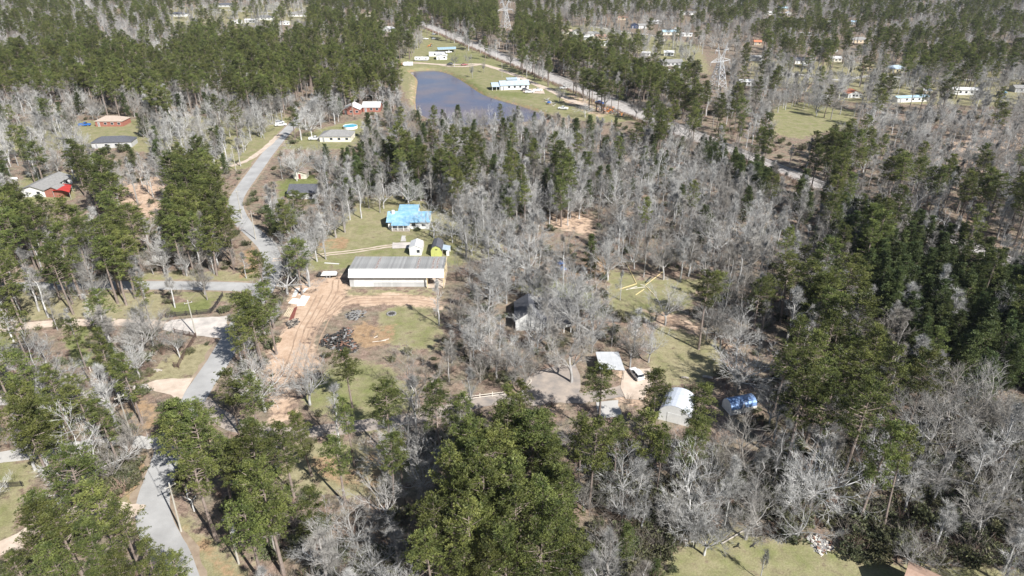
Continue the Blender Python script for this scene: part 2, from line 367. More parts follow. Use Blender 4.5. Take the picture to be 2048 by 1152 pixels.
M_ROAD = {
 'asphalt': mat('faded_asphalt', (.28,.275,.27), (.43,.425,.415), rough=.9, scale=.16, contrast=.9, bump=.25, detail=7),
 'worn_asphalt': mat('worn_asphalt', (.20,.185,.175), (.42,.35,.29), rough=.95, scale=.3, bump=.3, detail=8),
 'concrete': mat('pale_concrete', (.40,.385,.36), (.50,.48,.45), rough=.9, scale=.4, detail=7),
 'gravel': mat('grey_gravel', (.38,.35,.325), (.62,.565,.51), rough=.95, scale=.35, bump=.4, detail=8),
 'sand': mat('sandy_gravel', (.42,.335,.265), (.62,.52,.43), rough=.95, scale=.4, bump=.3, detail=8),
}
M_SHO = mat('dirt_shoulder', (.22,.165,.12), (.36,.29,.215), rough=.95, scale=.5, bump=.4, detail=8)
def ribbon(line, w, z, wob=0.25, seed=1):
    rnd = random.Random(seed); dense = []
    for a, b in zip(line[:-1], line[1:]):
        n = max(1, int((b - a).length / 2.5))
        for k in range(n): dense.append(a.lerp(b, k / n))
    dense.append(line[-1]); mb = MB(); vs = []; fs = []
    for i, p in enumerate(dense):
        d = (dense[min(i+1, len(dense)-1)] - dense[max(i-1, 0)]); d.z = 0; d.normalize(); s = Vector((d.y, -d.x, 0))
        l, r = w/2 + rnd.uniform(-wob, wob), w/2 + rnd.uniform(-wob, wob)
        for q in (-l, 0, r): v = p + s * q; v.z = z; vs.append(v)
    for i in range(len(dense) - 1):
        for k in range(2): fs.append((i*3+k, i*3+k+1, i*3+k+4, i*3+k+3))
    return mb.add(vs, [f[::-1] for f in fs])
zz = 0.02
for i, (nm, (line, w, mk)) in enumerate(ROADW.items()):
    zz += 0.005
    if mk == 'two_track':
        for s in (-1, 1):
            off = []
            for j, p in enumerate(line):
                d = line[min(j+1, len(line)-1)] - line[max(j-1, 0)]; d.normalize(); off.append(p + Vector((d.y, -d.x, 0)) * s * 0.75)
            structure('dirt_track', ribbon(off, 0.75, zz + 0.004 * s, 0.15, i + s).mesh('dirt_track', M_ROAD['sand']))
        continue
    if mk == 'asphalt': structure('road_shoulder', ribbon(line, w + 2.0, .013 + .004 * i, .55, i + 40).mesh('road_shoulder', M_SHO))
    structure(nm, ribbon(line, w, zz, 0.06 if mk == 'asphalt' else 0.3, i).mesh(nm, M_ROAD[mk]))
def patch(P, z, seed):
    """polygon with a slightly ragged outline"""
    rnd = random.Random(seed); out = []
    for i, a in enumerate(P):
        b = P[(i+1) % len(P)]; n = max(1, int((b-a).length / 1.6))
        for k in range(n): q = a.lerp(b, k/n); out.append((q.x + rnd.uniform(-.25,.25), q.y + rnd.uniform(-.25,.25), z))
    bm = bmesh.new(); f = bm.faces.new([bm.verts.new(v) for v in out]); bm.normal_update()
    if f.normal.z < 0: f.normal_flip()
    bmesh.ops.triangulate(bm, faces=bm.faces[:]); me = bpy.data.meshes.new('patch'); bm.to_mesh(me); bm.free(); return me
for i, (nm, (P, mk)) in enumerate(PATCHW.items()):
    me = patch(P, 0.11 + 0.005 * i, i); me.name = nm; me.materials.append(M_ROAD[mk]); structure(nm, me)

# wheel ruts worn into the sandy barn yard
M_RUT = mat('rut_earth', (.26,.18,.125), (.40,.29,.21), rough=.95, scale=.6, detail=8)
for i, l in enumerate([[(600,745),(612,700),(628,655),(650,615),(668,585),(672,560)], [(612,745),(626,700),(642,660),(664,620),(684,592)], [(640,640),(690,608),(760,603),(830,602),(880,610)], [(655,630),(700,598),(770,594),(850,594)], [(575,740),(590,700),(602,660),(622,625),(640,590)]]):
    ln = smooth_line(pts(l), 5)
    for s in (-1, 1):
        off = []
        for j, p in enumerate(ln):
            d = ln[min(j+1, len(ln)-1)] - ln[max(j-1, 0)]; d.normalize(); off.append(p + Vector((d.y, -d.x, 0)) * s * 0.8)
        structure('wheel_rut', ribbon(off, 0.34, .006 + .001 * i, 0.12, i * 3 + s).mesh('wheel_rut', M_RUT))

# pond
def water_mat():
    m = bpy.data.materials.new('pond_water'); m.use_nodes = True; N = m.node_tree.nodes; L = m.node_tree.links; b = N['Principled BSDF']
    b.inputs['Roughness'].default_value = 0.05; b.inputs['IOR'].default_value = 1.33
    tc = N.new('ShaderNodeTexCoord'); no = N.new('ShaderNodeTexNoise'); no.inputs['Scale'].default_value = 0.9; no.inputs['Detail'].default_value = 4
    nb = N.new('ShaderNodeTexNoise'); nb.inputs['Scale'].default_value = .035; nb.inputs['Detail'].default_value = 5; L.new(tc.outputs['Object'], nb.inputs['Vector'])
    rb_ = N.new('ShaderNodeValToRGB'); rb_.color_ramp.elements[0].position = .38; rb_.color_ramp.elements[1].position = .62; rb_.color_ramp.elements[0].color = (.095,.10,.155,1); rb_.color_ramp.elements[1].color = (.16,.125,.135,1)
    L.new(nb.outputs['Fac'], rb_.inputs[0]); L.new(rb_.outputs[0], b.inputs['Base Color'])
    L.new(tc.outputs['Object'], no.inputs['Vector']); bp = N.new('ShaderNodeBump'); bp.inputs['Strength'].default_value = 0.22; bp.inputs['Distance'].default_value = 0.3
    L.new(no.outputs['Fac'], bp.inputs['Height']); L.new(bp.outputs[0], b.inputs['Normal']); return m
bm = bmesh.new(); cx = sum((p.x for p in POND)) / len(POND); cy = sum((p.y for p in POND)) / len(POND)
f = bm.faces.new([bm.verts.new((p.x + (p.x - cx) * .04, p.y + (p.y - cy) * .04, WATER_Z)) for p in POND]); bm.normal_update()
if f.normal.z < 0: f.normal_flip()
bmesh.ops.triangulate(bm, faces=bm.faces[:]); me = bpy.data.meshes.new('pond_water'); bm.to_mesh(me); bm.free(); me.materials.append(water_mat())
structure('pond_water', me)

# railway: ballast bed with a gravel service strip on the near side, sleepers and two rails
def rail_pt(s, t, z): p = RAIL_A + rt * t + rn * s; return Vector((p.x, p.y, z))
RL = (RAIL_B - RAIL_A).length
prof = [(-10.5,0.02),(-9.5,.28),(-3.6,.32),(-2.0,.75),(1.9,.78),(3.4,.02)]
mb = MB(); n = 60; vs = []; fs = []
for k in range(n + 1):
    wide = rail_pt(0, RL * k / n, 0).x < 95
    for s, z in prof: vs.append(rail_pt((s if wide or s > -3.7 else -3.7 + (s + 3.7) * .25) + random.uniform(-.2,.2), RL * k / n, z))
K = len(prof)
for k in range(n):
    for j in range(K - 1): fs.append((k*K+j, k*K+j+1, (k+1)*K+j+1, (k+1)*K+j))
me = mb.add(vs, fs).mesh('railway_ballast', mat('ballast_stone', (.30,.28,.265), (.50,.465,.435), rough=.95, scale=.5, bump=.5, detail=8))
structure('railway_ballast', me)
track = thing('railway_track', 'steel railway track on pale ballast running straight past the pond', 'railway track', rail_pt(0, 0, .76))
mr = mat('rail_steel', (.50,.48,.46), (.62,.60,.58), rough=.45, metal=.4, scale=1)
for s in (-.75, .75):
    m2 = MB(); m2.bar(rail_pt(s, 0, .98) - track.location, rail_pt(s, RL, .98) - track.location, .14, .18); m2.build('rail', mr, track)
sl = MB(); t = 0
while t < RL:
    a = rail_pt(-1.3, t, .84) - track.location; b = rail_pt(1.3, t, .84) - track.location; sl.bar(a, b, .26, .14); t += 0.75
tag(sl.build('sleepers', mat('sleeper_wood', (.20,.18,.165), (.36,.33,.31), rough=.9, scale=.2), track), kind='stuff')
# ================================================================== BUILDINGS
FOOT = []; CLEAR_HOUSES = []
W_WHITE = mat('white_siding', (.62,.62,.60), (.74,.74,.72), rough=.7, scale=.8)
W_CREAM = mat('cream_siding', (.66,.62,.52), (.74,.70,.60), rough=.75, scale=.8)
W_GREY = mat('grey_siding', (.42,.42,.42), (.52,.52,.51), rough=.75, scale=.8)
W_TAN = mat('tan_siding', (.48,.39,.28), (.58,.49,.36), rough=.8, scale=.8)
W_BRICK = mat('red_brick', (.27,.10,.075), (.38,.17,.125), rough=.9, scale=2.5)
W_YELLOW = mat('pale_yellow_siding', (.58,.50,.30), (.66,.58,.38), rough=.8, scale=.8)
W_GREEN = mat('olive_green_boards', (.42,.44,.13), (.50,.52,.18), rough=.8, scale=1.2)
W_BLUE = mat('navy_siding', (.035,.05,.10), (.06,.08,.14), rough=.6, scale=1)
R_DARK = mat('charcoal_shingles', (.07,.073,.085), (.125,.128,.145), rough=.9, scale=2.0, bump=.3)
R_GREY = mat('grey_shingles', (.20,.195,.19), (.30,.295,.285), rough=.9, scale=1.5, bump=.3)
R_TAN = mat('tan_shingles', (.36,.29,.235), (.45,.37,.31), rough=.9, scale=1.5, bump=.3)
R_WHITE = mat('white_metal_roof', (.58,.58,.57), (.70,.70,.69), rough=.45, scale=.5, metal=.0, seam=2.2)
R_STEEL = mat('pale_blue_metal_roof', (.40,.49,.56), (.50,.58,.65), rough=.4, scale=.5, metal=.1, seam=2.2)
R_BLUE = mat('sky_blue_metal_roof', (.15,.34,.52), (.32,.48,.60), rough=.5, scale=.8, seam=2.2)
R_LBLUE = mat('light_blue_metal_roof', (.36,.52,.62), (.46,.60,.68), rough=.45, scale=.6, seam=2.2)
R_ORANGE = mat('orange_rust_roof', (.44,.16,.085), (.52,.22,.13), rough=.7, scale=.8)
R_RED = mat('red_metal_roof', (.42,.035,.03), (.52,.06,.045), rough=.5, scale=.8)
R_BROWN = mat('brown_shingles', (.25,.155,.115), (.34,.22,.17), rough=.9, scale=1.5, bump=.3)
GLASS = mat('window_glass', (.025,.03,.038), (.04,.045,.055), rough=.08, spec=.6)
TRIM = flat('white_trim', (.78,.78,.76), .6)
DOOR_RED = mat('red_brown_door', (.22,.055,.04), (.30,.08,.06), rough=.7)
DOOR_GREY = flat('grey_door', (.3,.3,.31), .6)
WOOD = mat('weathered_timber', (.24,.20,.165), (.38,.335,.285), rough=.9, scale=2, stretch=(1,1,6))
STEEL = mat('galvanised_steel', (.48,.48,.48), (.62,.62,.62), rough=.5, metal=.3, scale=1.5)
DARKM = flat('dark_metal', (.03,.03,.032), .5)
CONC = mat('block_concrete', (.36,.35,.33), (.46,.45,.43), rough=.95, scale=1)

def scale_at(py):
    p = at(1024, py); return FPX / (p.y * math.cos(PITCH) + CAM_H * math.sin(PITCH))
def house(name, label, cat, px0, px1, py, W, h, rise, wall, roofm, ridge='x', rz=0.0, over=.4, win=3, door=True, clear=.7, group=None, roof='gable', doorm=None, chimney=False, winside=0, L=None):
    """front wall stands on the picture line px0..px1 at py; depth W runs away from the camera"""
    L = L or (px1 - px0) / scale_at(py); c = at((px0 + px1) / 2, py)
    t = thing(name, label, cat, c, rz, group)
    ctr = c + Matrix.Rotation(rz, 3, 'Z') @ Vector((0, W/2, 0)); FOOT.append((ctr.x, ctr.y, max(L, W) * .5 + 1.6))
    if clear:
        q = []
        for sx in (-1, 1):
            for sy in (0, W):
                for z in (0, h + rise * .7): v = c + Matrix.Rotation(rz, 3, 'Z') @ Vector((sx * L/2 * clear, sy, z)); q.append(proj(*v))
        CLEAR_HOUSES.append([(min(a for a,_ in q), min(b for _,b in q)), (max(a for a,_ in q), min(b for _,b in q)), (max(a for a,_ in q), max(b for _,b in q)), (min(a for a,_ in q), max(b for _,b in q))])
    mb = MB()
    if roof in ('hip', 'flat'): mb.box(-L/2, L/2, 0, W, 0, h)
    elif roof == 'shed': mb.prism([(-L/2,0,0),(-L/2,W,0),(-L/2,W,h+rise),(-L/2,0,h)], (L,0,0))
    elif ridge == 'x': mb.prism([(-L/2,0,0),(-L/2,W,0),(-L/2,W,h),(-L/2,W/2,h+rise),(-L/2,0,h)], (L,0,0))
    else: mb.prism([(-L/2,0,0),(-L/2,0,h),(0,0,h+rise),(L/2,0,h),(L/2,0,0)], (0,W,0))
    mb.build('wall', wall, t)
    rb = MB(); o = over; th = .14
    if roof == 'hip':
        x0, x1, y0, y1 = -L/2-o, L/2+o, -o, W+o; m = min(L, W)/2 * .95
        if L >= W: r0, r1 = (x0+m+o, W/2, h+rise), (x1-m-o, W/2, h+rise)
        else: r0, r1 = (0, y0+m+o, h+rise), (0, y1-m-o, h+rise)
        b = [(x0,y0,h+.02),(x1,y0,h+.02),(x1,y1,h+.02),(x0,y1,h+.02)]
        if L >= W: rb.add(b + [r0, r1], [(0,1,5,4),(1,2,5),(2,3,4,5),(3,0,4),(3,2,1,0)])
        else: rb.add(b + [r0, r1], [(0,1,4),(1,2,5,4),(2,3,5),(3,0,4,5),(3,2,1,0)])
    elif roof == 'flat': rb.box(-L/2-o, L/2+o, -o, W+o, h+.02, h+.2)
    elif roof == 'shed':
        k = rise / W; rb.prism([(-L/2-o,-o,h-k*o+.03),(-L/2-o,W+o,h+rise+k*o+.03),(-L/2-o,W+o,h+rise+k*o+.03+th),(-L/2-o,-o,h-k*o+.03+th)], (L+2*o,0,0))
    elif ridge == 'x':
        k = rise / (W/2)
        for s in (0, 1):
            y0 = -o if s == 0 else W+o
            rb.prism([(-L/2-o,y0,h-k*o+.03),(-L/2-o,W/2,h+rise+.03),(-L/2-o,W/2,h+rise+.03+th),(-L/2-o,y0,h-k*o+.03+th)], (L+2*o,0,0))
    else:
        k = rise / (L/2)
        for s in (-1, 1):
            x0 = s*(L/2+o); rb.prism([(x0,-o,h-k*o+.03),(0,-o,h+rise+.03),(0,-o,h+rise+.03+th),(x0,-o,h-k*o+.03+th)], (0,W+2*o,0))
    ro = rb.build('roof', roofm, t)
    if chimney:
        cb = MB(); cb.box(-L/2+1.0,-L/2+1.9,W*.35,W*.35+.8,h*.6,h+rise+.8); cb.build('chimney', chimney, ro)
    def opening(nm, x, z, w, hh, face, mm):
        b = MB(); f = MB()
        if face == 'front':
            f.box(x-w/2-.09, x+w/2+.09, -.05, .02, z-.09, z+hh+.09); b.box(x-w/2, x+w/2, -.07, -.045, z, z+hh)
        else:
            s = 1 if face == 'right' else -1; X = s * L/2
            f.box(min(X-.02*s, X+.05*s), max(X-.02*s, X+.05*s), x-w/2-.09, x+w/2+.09, z-.09, z+hh+.09); b.box(min(X+.045*s, X+.07*s), max(X+.045*s, X+.07*s), x-w/2, x+w/2, z, z+hh)
        fo = f.build(nm, TRIM, t); b.build('pane' if nm == 'window' else 'leaf', mm, fo)
    if door: opening('door', -L/2 + L * .5 / (win + 1) if win else 0, .06, .95 if L > 4 else 1.2, min(2.05, h * .85), 'front', doorm or DOOR_GREY)
    for k in range(win): opening('window', -L/2 + L * (k + 1.5) / (win + 1), h * .38, min(1.3, L / (win + 1) * .5), min(1.2, h * .4), 'front', GLASS)
    for k in range(winside): opening('window', W * (k + 1) / (winside + 1), h * .38, 1.1, 1.1, 'right' if c.x < 0 else 'left', GLASS)
    return t, L

# ---------------------------------------------------------------- the long metal barn
def barn():
    x0, x1, y0, y1 = -45.35, -18.9, 168.9, 179.4; L = x1 - x0; W = y1 - y0; ez, tz, rz_ = 3.35, 5.35, 4.75
    t = thing('metal_barn', 'long pole barn with rusty grey metal roof and bright white upper front', 'barn', (x0, y0, 0))
    FOOT.extend([(x0 + L * k / 5, y0 + W/2, 7.5) for k in range(6)])
    M_OLD = mat('weathered_roof_sheet', (.30,.295,.285), (.42,.415,.40), rough=.5, scale=.8, metal=.15, rnd=.16, stretch=(1,.15,1))
    M_RUST = mat('rust_streaked_sheet', (.37,.365,.35), (.24,.12,.085), rough=.7, scale=1.1, stretch=(3,.5,1), contrast=3)
    M_WH = mat('new_white_sheet', (.79,.79,.78), (.84,.84,.83), rough=.45, scale=.4)
    M_WALL = mat('pale_wall_sheet', (.58,.58,.565), (.68,.68,.665), rough=.6, scale=.6, rnd=.08)
    M_WALL2 = mat('dull_wall_sheet', (.36,.36,.355), (.48,.48,.47), rough=.6, scale=.9, rnd=.10)
    n = 44; w = L / n
    def sheet(a, b, wd):   # ribbed sheet strip: a lower edge, b upper edge (y,z), width along x
        m = MB(); P = [(0,0),(wd*.40,0),(wd*.44,.05),(wd*.56,.05),(wd*.60,0),(wd,0)]
        d = Vector((0, b[0]-a[0], b[1]-a[1])).normalized(); nrm = Vector((0, -d.z, d.y)) if d.y >= 0 else Vector((0, d.z, -d.y))
        if nrm.z < 0 or (abs(nrm.z) < 1e-3 and nrm.y > 0): nrm = -nrm
        vs = []
        for off in (0, -.03):
            for (x, q) in P:
                for e in (a, b): v = Vector((x, e[0], e[1])) + nrm * (q + off); vs.append(v)
        k = len(P); fs = []
        for i in range(k - 1):
            fs.append((2*i, 2*i+2, 2*i+3, 2*i+1)); o = 2*k; fs.append((o+2*i, o+2*i+1, o+2*i+3, o+2*i+2))
        o = 2*k; fs += [(0,1,o+1,o), (2*k-2, o+2*k-2, o+2*k-1, 2*k-1)]
        for i in range(k-1): fs += [(2*i, o+2*i, o+2*i+2, 2*i+2), (2*i+1, 2*i+3, o+2*i+3, o+2*i+1)]
        return m.add(vs, fs)
    roof = [sheet((1.35, tz), (W + .3, rz_), w).mesh('roof_sheet', mm) for mm in (M_OLD, M_RUST)]
    front = sheet((-.15, ez), (1.38, tz - .02), w).mesh('front_sheet', M_WH)
    rr = random.Random(4)
    for k in range(n):
        obj('roof_sheet', roof[1 if k in (12,31,38,40) else 0], t, (k*w, 0, 0)); obj('front_sheet', front, t, (k*w, 0, 0))
    wl_ = MB(); wl_.box(0, L, .9, W, .0, .02)
    f = MB(); f.box(0, w, .95, 1.0, 1.35, ez + .25); up = f.mesh('wall_sheet', M_WALL); f2 = MB(); f2.box(0, w, .93, .98, 0, 1.35); lo = f2.mesh('wall_sheet', M_WALL2); lo2 = f2.mesh('wall_sheet', M_WALL)
    nb = int(n * .83)
    for k in range(nb):
        g = w * .06
        obj('wall_sheet', up if k > 1 else f.mesh('wall_sheet', M_WALL2), t, (k*w, 0, 0)); obj('wall_sheet', lo2 if 2 <= k < 11 else lo, t, (k*w, 0, 0))
    s = MB(); s.prism([(0,1.02,0),(0,W,0),(0,W,rz_-.1),(0,1.36,tz-.1),(0,1.02,ez+.3)], (.06,0,0)); s.build('end_wall', M_WALL, t)
    s = MB(); s.box(0, L, W-.06, W, 0, rz_-.12); s.build('back_wall', M_WALL2, t)
    s = MB(); s.box(nb*w-.06, nb*w, 1.02, W-.08, 0, ez); s.build('partition', mat('partition_board', (.42,.33,.23), (.52,.42,.30), rough=.8), t)
    for (px_, py_) in ((L-.15,.1),(L-.15,W*.33),(L-.15,W*.66),(L-.15,W-.2),(nb*w+.1,.1)):
        s = MB(); s.box(px_-.12, px_+.12, py_-.12, py_+.12, 0, rz_-.1 if py_ > 1 else ez); s.build('post', mat('new_timber', (.55,.45,.28), (.65,.55,.36), rough=.8, scale=2), t)
    s = MB(); s.bar((nb*w+.2, .3, ez-.2), (L-.2, .9, 1.2), .1); s.build('brace', WOOD, t)
    s = MB(); s.box(nb*w, L, .2, W-.1, .02, .06); s.build('bay_floor', M_ROAD['sand'], t)
    s = MB(); s.bar((L+.1, .1, ez+.2), (L+.1, W, rz_+.15), .16, .24); s.build('bargeboard', mat('new_timber', (.55,.45,.28)), t)
barn()

# ---------------------------------------------------------------- blue-roofed house and its sheds
t, L = house('house', 'white house with sky-blue metal roof and front porch', 'house', 777, 858, 458, 8.2, 2.7, 1.9, W_WHITE, R_BLUE, win=3, chimney=W_WHITE, over=.55)
t, _ = t, L
s = MB(); s.prism([(-L/2+3.0,6.2,0),(-L/2+3.0,11.5,0),(-L/2+3.0,11.5,3.0),(-L/2+3.0,9.6,4.7),(-L/2+3.0,6.2,4.2)], (6.2,0,0)); s.build('rear_wing', W_WHITE, t)
s = MB(); s.prism([(-L/2+2.7,5.6,4.15),(-L/2+2.7,9.7,4.95),(-L/2+2.7,9.7,5.1),(-L/2+2.7,5.6,4.3)], (6.8,0,0)); s.prism([(-L/2+2.7,9.7,4.95),(-L/2+2.7,12.0,2.9),(-L/2+2.7,12.0,3.05),(-L/2+2.7,9.7,5.1)], (6.8,0,0)); s.build('rear_wing_roof', R_BLUE, t)
s = MB(); s.prism([(-L/2+1.4,-2.4,2.15),(-L/2+1.4,.3,2.9),(-L/2+1.4,.3,3.02),(-L/2+1.4,-2.4,2.27)], (6.1,0,0)); s.build('porch_roof', R_BLUE, t)
for k in range(4): s = MB(); s.box(-.07,.07,-2.3,-2.16,0,2.2); s.build('porch_post', TRIM, t, loc=(-L/2+1.7+k*1.85,0,0))
s = MB(); s.box(-L/2+1.4,-L/2+7.4,-2.35,-.02,0,.35); s.build('porch_floor', WOOD, t)
s = MB()
for k in range(13): s.box(-L/2+1.5+k*.47,-L/2+1.56+k*.47,-2.3,-2.25,.35,1.15)
s.box(-L/2+1.4,-L/2+7.4,-2.31,-2.24,1.15,1.22); s.build('porch_railing', TRIM, t)
house('garden_shed', 'all-white gable shed behind the long barn', 'shed', 819.5, 843, 511, 5.2, 2.5, .8, W_WHITE, R_WHITE, ridge='y', win=1, door=False, over=.15)
def gambrel():
    c = at(873, 513); t = thing('gambrel_shed', 'olive-green gambrel shed with dark shingle roof behind the long barn', 'shed', c); FOOT.append((c.x, c.y + 3, 4.5)); CLEAR_HOUSES.append([(862,478),(897,478),(897,513),(862,513)])
    P = [(-1.65,0,0),(-1.65,0,1.9),(-1.15,0,2.9),(0,0,3.45),(1.15,0,2.9),(1.65,0,1.9),(1.65,0,0)]
    m = MB(); m.prism(P, (0,6.2,0)); m.build('wall', W_GREEN, t)
    m = MB(); Q = [(-1.85,-.15,1.78),(-1.22,-.15,2.98),(0,-.15,3.56),(1.22,-.15,2.98),(1.85,-.15,1.78)]
    for a, b in zip(Q[:-1], Q[1:]):
        up = Vector((0,0,.1)); m.prism([a, b, Vector(b)+up, Vector(a)+up], (0,6.5,0))
    m.build('roof', R_DARK, t)
    m = MB(); m.box(-.55,.55,-.06,.0,.05,1.95); m.build('door', W_GREEN, t); m = MB(); m.box(-.25,.0,-.05,.01,2.1,2.45); m.box(.08,.33,-.05,.01,2.1,2.45); m.build('vent', DARKM, t)
    m = MB(); m.prism([(1.85,.4,2.2),(4.1,.4,1.75),(4.1,.4,1.85),(1.85,.4,2.3)], (0,3.6,0)); m.build('lean_to_roof', R_STEEL, t)
    m = MB(); m.box(1.7,4.0,3.7,3.8,0,1.9); m.box(3.0,4.0,.5,.58,0,1.5); m.build('lean_to_wall', W_WHITE, t)
    for x in (1.9, 3.95): m = MB(); m.box(x-.06,x+.06,.45,.57,0,1.8); m.build('post', WOOD, t)
gambrel()

# ---------------------------------------------------------------- the white house in the trees
t, L = house('house', 'white house with charcoal roofs half hidden by bare trees', 'house', 1031, 1084, 661, 9.5, 2.9, 2.3, W_WHITE, R_DARK, ridge='y', win=2, door=False, clear=.3)
s = MB(); s.box(L/2, L/2+7.2, 1.6, 8.5, 0, 3.0); s.build('side_wing', W_WHITE, t)
s = MB(); s.prism([(L/2-.6,-1.2,2.5),(L/2-.6,3.6,3.6),(L/2-.6,3.6,3.75),(L/2-.6,-1.2,2.65)], (8.2,0,0)); s.build('porch_roof', R_DARK, t)
s = MB(); s.box(L/2-.4, L/2+7.2, 3.65, 8.4, 3.0, 4.5); s.build('upper_wall', W_WHITE, t)
s = MB(); s.prism([(L/2-.8,3.2,4.45),(L/2-.8,6.0,5.6),(L/2-.8,6.0,5.75),(L/2-.8,3.2,4.6)], (8.4,0,0)); s.prism([(L/2-.8,6.0,5.6),(L/2-.8,8.9,4.45),(L/2-.8,8.9,4.6),(L/2-.8,6.0,5.75)], (8.4,0,0)); s.build('upper_roof', R_DARK, t)
for k in range(5): s = MB(); s.box(-.09,.09,-.09,.09,0,2.6); s.build('porch_post', TRIM, t, loc=(L/2+.3+k*1.7,-1.0,0))
for k in range(4): s = MB(); s.box(-.5,.5,3.58,3.66,3.85,4.3); s.build('window', GLASS, t, loc=(L/2+.9+k*1.8,0,0))

# ---------------------------------------------------------------- flat carport, arched shelters
def carport(name, label, quad, z, roofm, slabs=5):
    P = [at(a, b, z) for a, b in quad]; c = sum(P, Vector()) / 4; c.z = 0
    t = thing(name, label, 'carport', c); FOOT.append((c.x, c.y, 4.5))
    for k in range(slabs):
        a, b = P[0].lerp(P[1], k/slabs), P[0].lerp(P[1], (k+.985)/slabs); d, e = P[3].lerp(P[2], k/slabs), P[3].lerp(P[2], (k+.985)/slabs)
        m = MB(); m.prism([v - c for v in (a, b, e, d)], (0,0,.07 + .012*(k % 2))); m.build('roof_panel', roofm, t)
    for p in P + [(P[0]+P[3])/2, (P[1]+P[2])/2]:
        q = p.lerp(Vector((c.x, c.y, z)), .06) - c; m = MB(); m.box(q.x-.07,q.x+.07,q.y-.07,q.y+.07,0,z); m.build('post', WOOD, t)
    return t
carport('carport', 'flat pale grey carport above the parking apron', [(1191,704),(1237,704),(1250,741),(1200,738)], 2.7, mat('pale_carport_roof', (.46,.47,.48), (.56,.57,.58), rough=.5, scale=.5))
def arch_shelter(label, px, py, w, d, h, rz, roofm, endm):
    c = at(px, py); t = thing('arched_shelter', label, 'shelter', c, rz); FOOT.append((c.x, c.y, max(w, d) * .7))
    n = 12; A = [(-w/2, 0)] + [(-w/2 * math.cos(math.pi * k / n), h * .45 + h * .55 * math.sin(math.pi * k / n)) for k in range(n + 1)] + [(w/2, 0)]
    ns = 6
    for k in range(ns):
        m = MB()
        for (x0, z0), (x1, z1) in zip(A[1:-2], A[2:-1]): m.prism([(x0,k*d/ns,z0),(x1,k*d/ns,z1),(x1*.985,k*d/ns,z1*.985),(x0*.985,k*d/ns,z0*.985)], (0,d/ns*.985,0))
        m.build('roof_panel', roofm, t)
    for s in (-1, 1): m = MB(); m.box(min(s*w/2, s*w/2*.985), max(s*w/2, s*w/2*.985), 0, d, .05, h*.47); m.build('side_wall', endm, t)
    m = MB(); m.prism([(x, .02, z) for x, z in [(a*.97, b*.97) for a, b in A]], (0,.06,0)); m.build('end_wall', endm, t)
    m = MB(); m.prism([(x, d-.08, z) for x, z in [(a*.97, b*.97) for a, b in A]], (0,.06,0)); m.build('end_wall', endm, t)
    m = MB(); m.box(-w*.22, w*.22, -.03, .0, .05, h*.55); m.build('door', endm, t)
arch_shelter('large white arched metal shelter behind the pines on the drive', 1346, 846, 6.2, 6.8, 4.2, R(-24), mat('pale_arch_metal', (.56,.60,.66), (.66,.69,.74), rough=.4, metal=.2, scale=.6), W_WHITE)
arch_shelter('small blue arched shelter under the overhanging bare oak', 1452, 822, 3.4, 6.0, 2.9, R(-74), mat('blue_arch_metal', (.11,.20,.40), (.20,.30,.50), rough=.4, metal=.2, scale=.6), W_WHITE)

# ---------------------------------------------------------------- roof corner at the lower edge of the picture
def corner_house():
    a, b = at(1816, 1136, 5.2), at(1852, 1152.5, 5.2); d = (b - a).normalized(); rz = math.atan2(d.y, d.x)
    t = thing('cabin', 'corner of a tan-roofed cabin on the lower lawn', 'house', (a.x, a.y, 0), rz); FOOT.append((a.x + d.x*5, a.y + d.y*5, 9))
    m = MB(); m.prism([(.3,-3.3,0),(.3,3.3,0),(.3,3.3,3.2),(.3,0,5.05),(.3,-3.3,3.2)], (10,0,0)); m.build('wall', mat('brown_boards', (.10,.07,.055), (.16,.115,.09), rough=.8), t)
    for s in (-1, 1): m = MB(); m.prism([(-.1,s*3.8,2.98),(-.1,0,5.1),(-.1,0,5.24),(-.1,s*3.8,3.12)], (10.8,0,0)); m.build('roof_slope', mat('rusty_tan_roof', (.34,.22,.16), (.44,.31,.24), rough=.8, scale=1.5), t)
corner_house()

# ---------------------------------------------------------------- houses on the left
house('brick_house', 'red brick house with tan hip roof beside the blue pickup', 'house', 192, 246, 253, 8.5, 2.6, 2.0, W_BRICK, R_TAN, roof='hip', win=3)
house('house', 'dark grey shingle roof of a house among the bare trees of the long lawn', 'house', 187, 262, 296, 8.0, 2.6, 2.0, W_GREY, R_DARK, roof='hip', win=3, rz=R(8), clear=.35)
t, L = house('house', 'long grey-roofed house with white side wall beside a red canopy', 'house', 44, 92, 394, 16.5, 2.8, 1.5, W_WHITE, R_GREY, ridge='y', rz=R(-3), win=1, winside=4, over=.5)
s = MB(); s.prism([(L/2+.1,.2,0),(L/2+7.0,.2,0),(L/2+7.0,.2,2.4),(L/2+3.5,.2,3.9),(L/2+.1,.2,2.4)], (0,4.2,0)); s.build('gable_wing', W_BRICK, t)
s = MB()
for q in (-1, 1): s.prism([(L/2+3.5+q*4.0,-.3,2.3),(L/2+3.5,-.3,4.0),(L/2+3.5,-.3,4.14),(L/2+3.5+q*4.0,-.3,2.44)], (0,4.9,0))
s.build('gable_wing_roof', R_GREY, t)
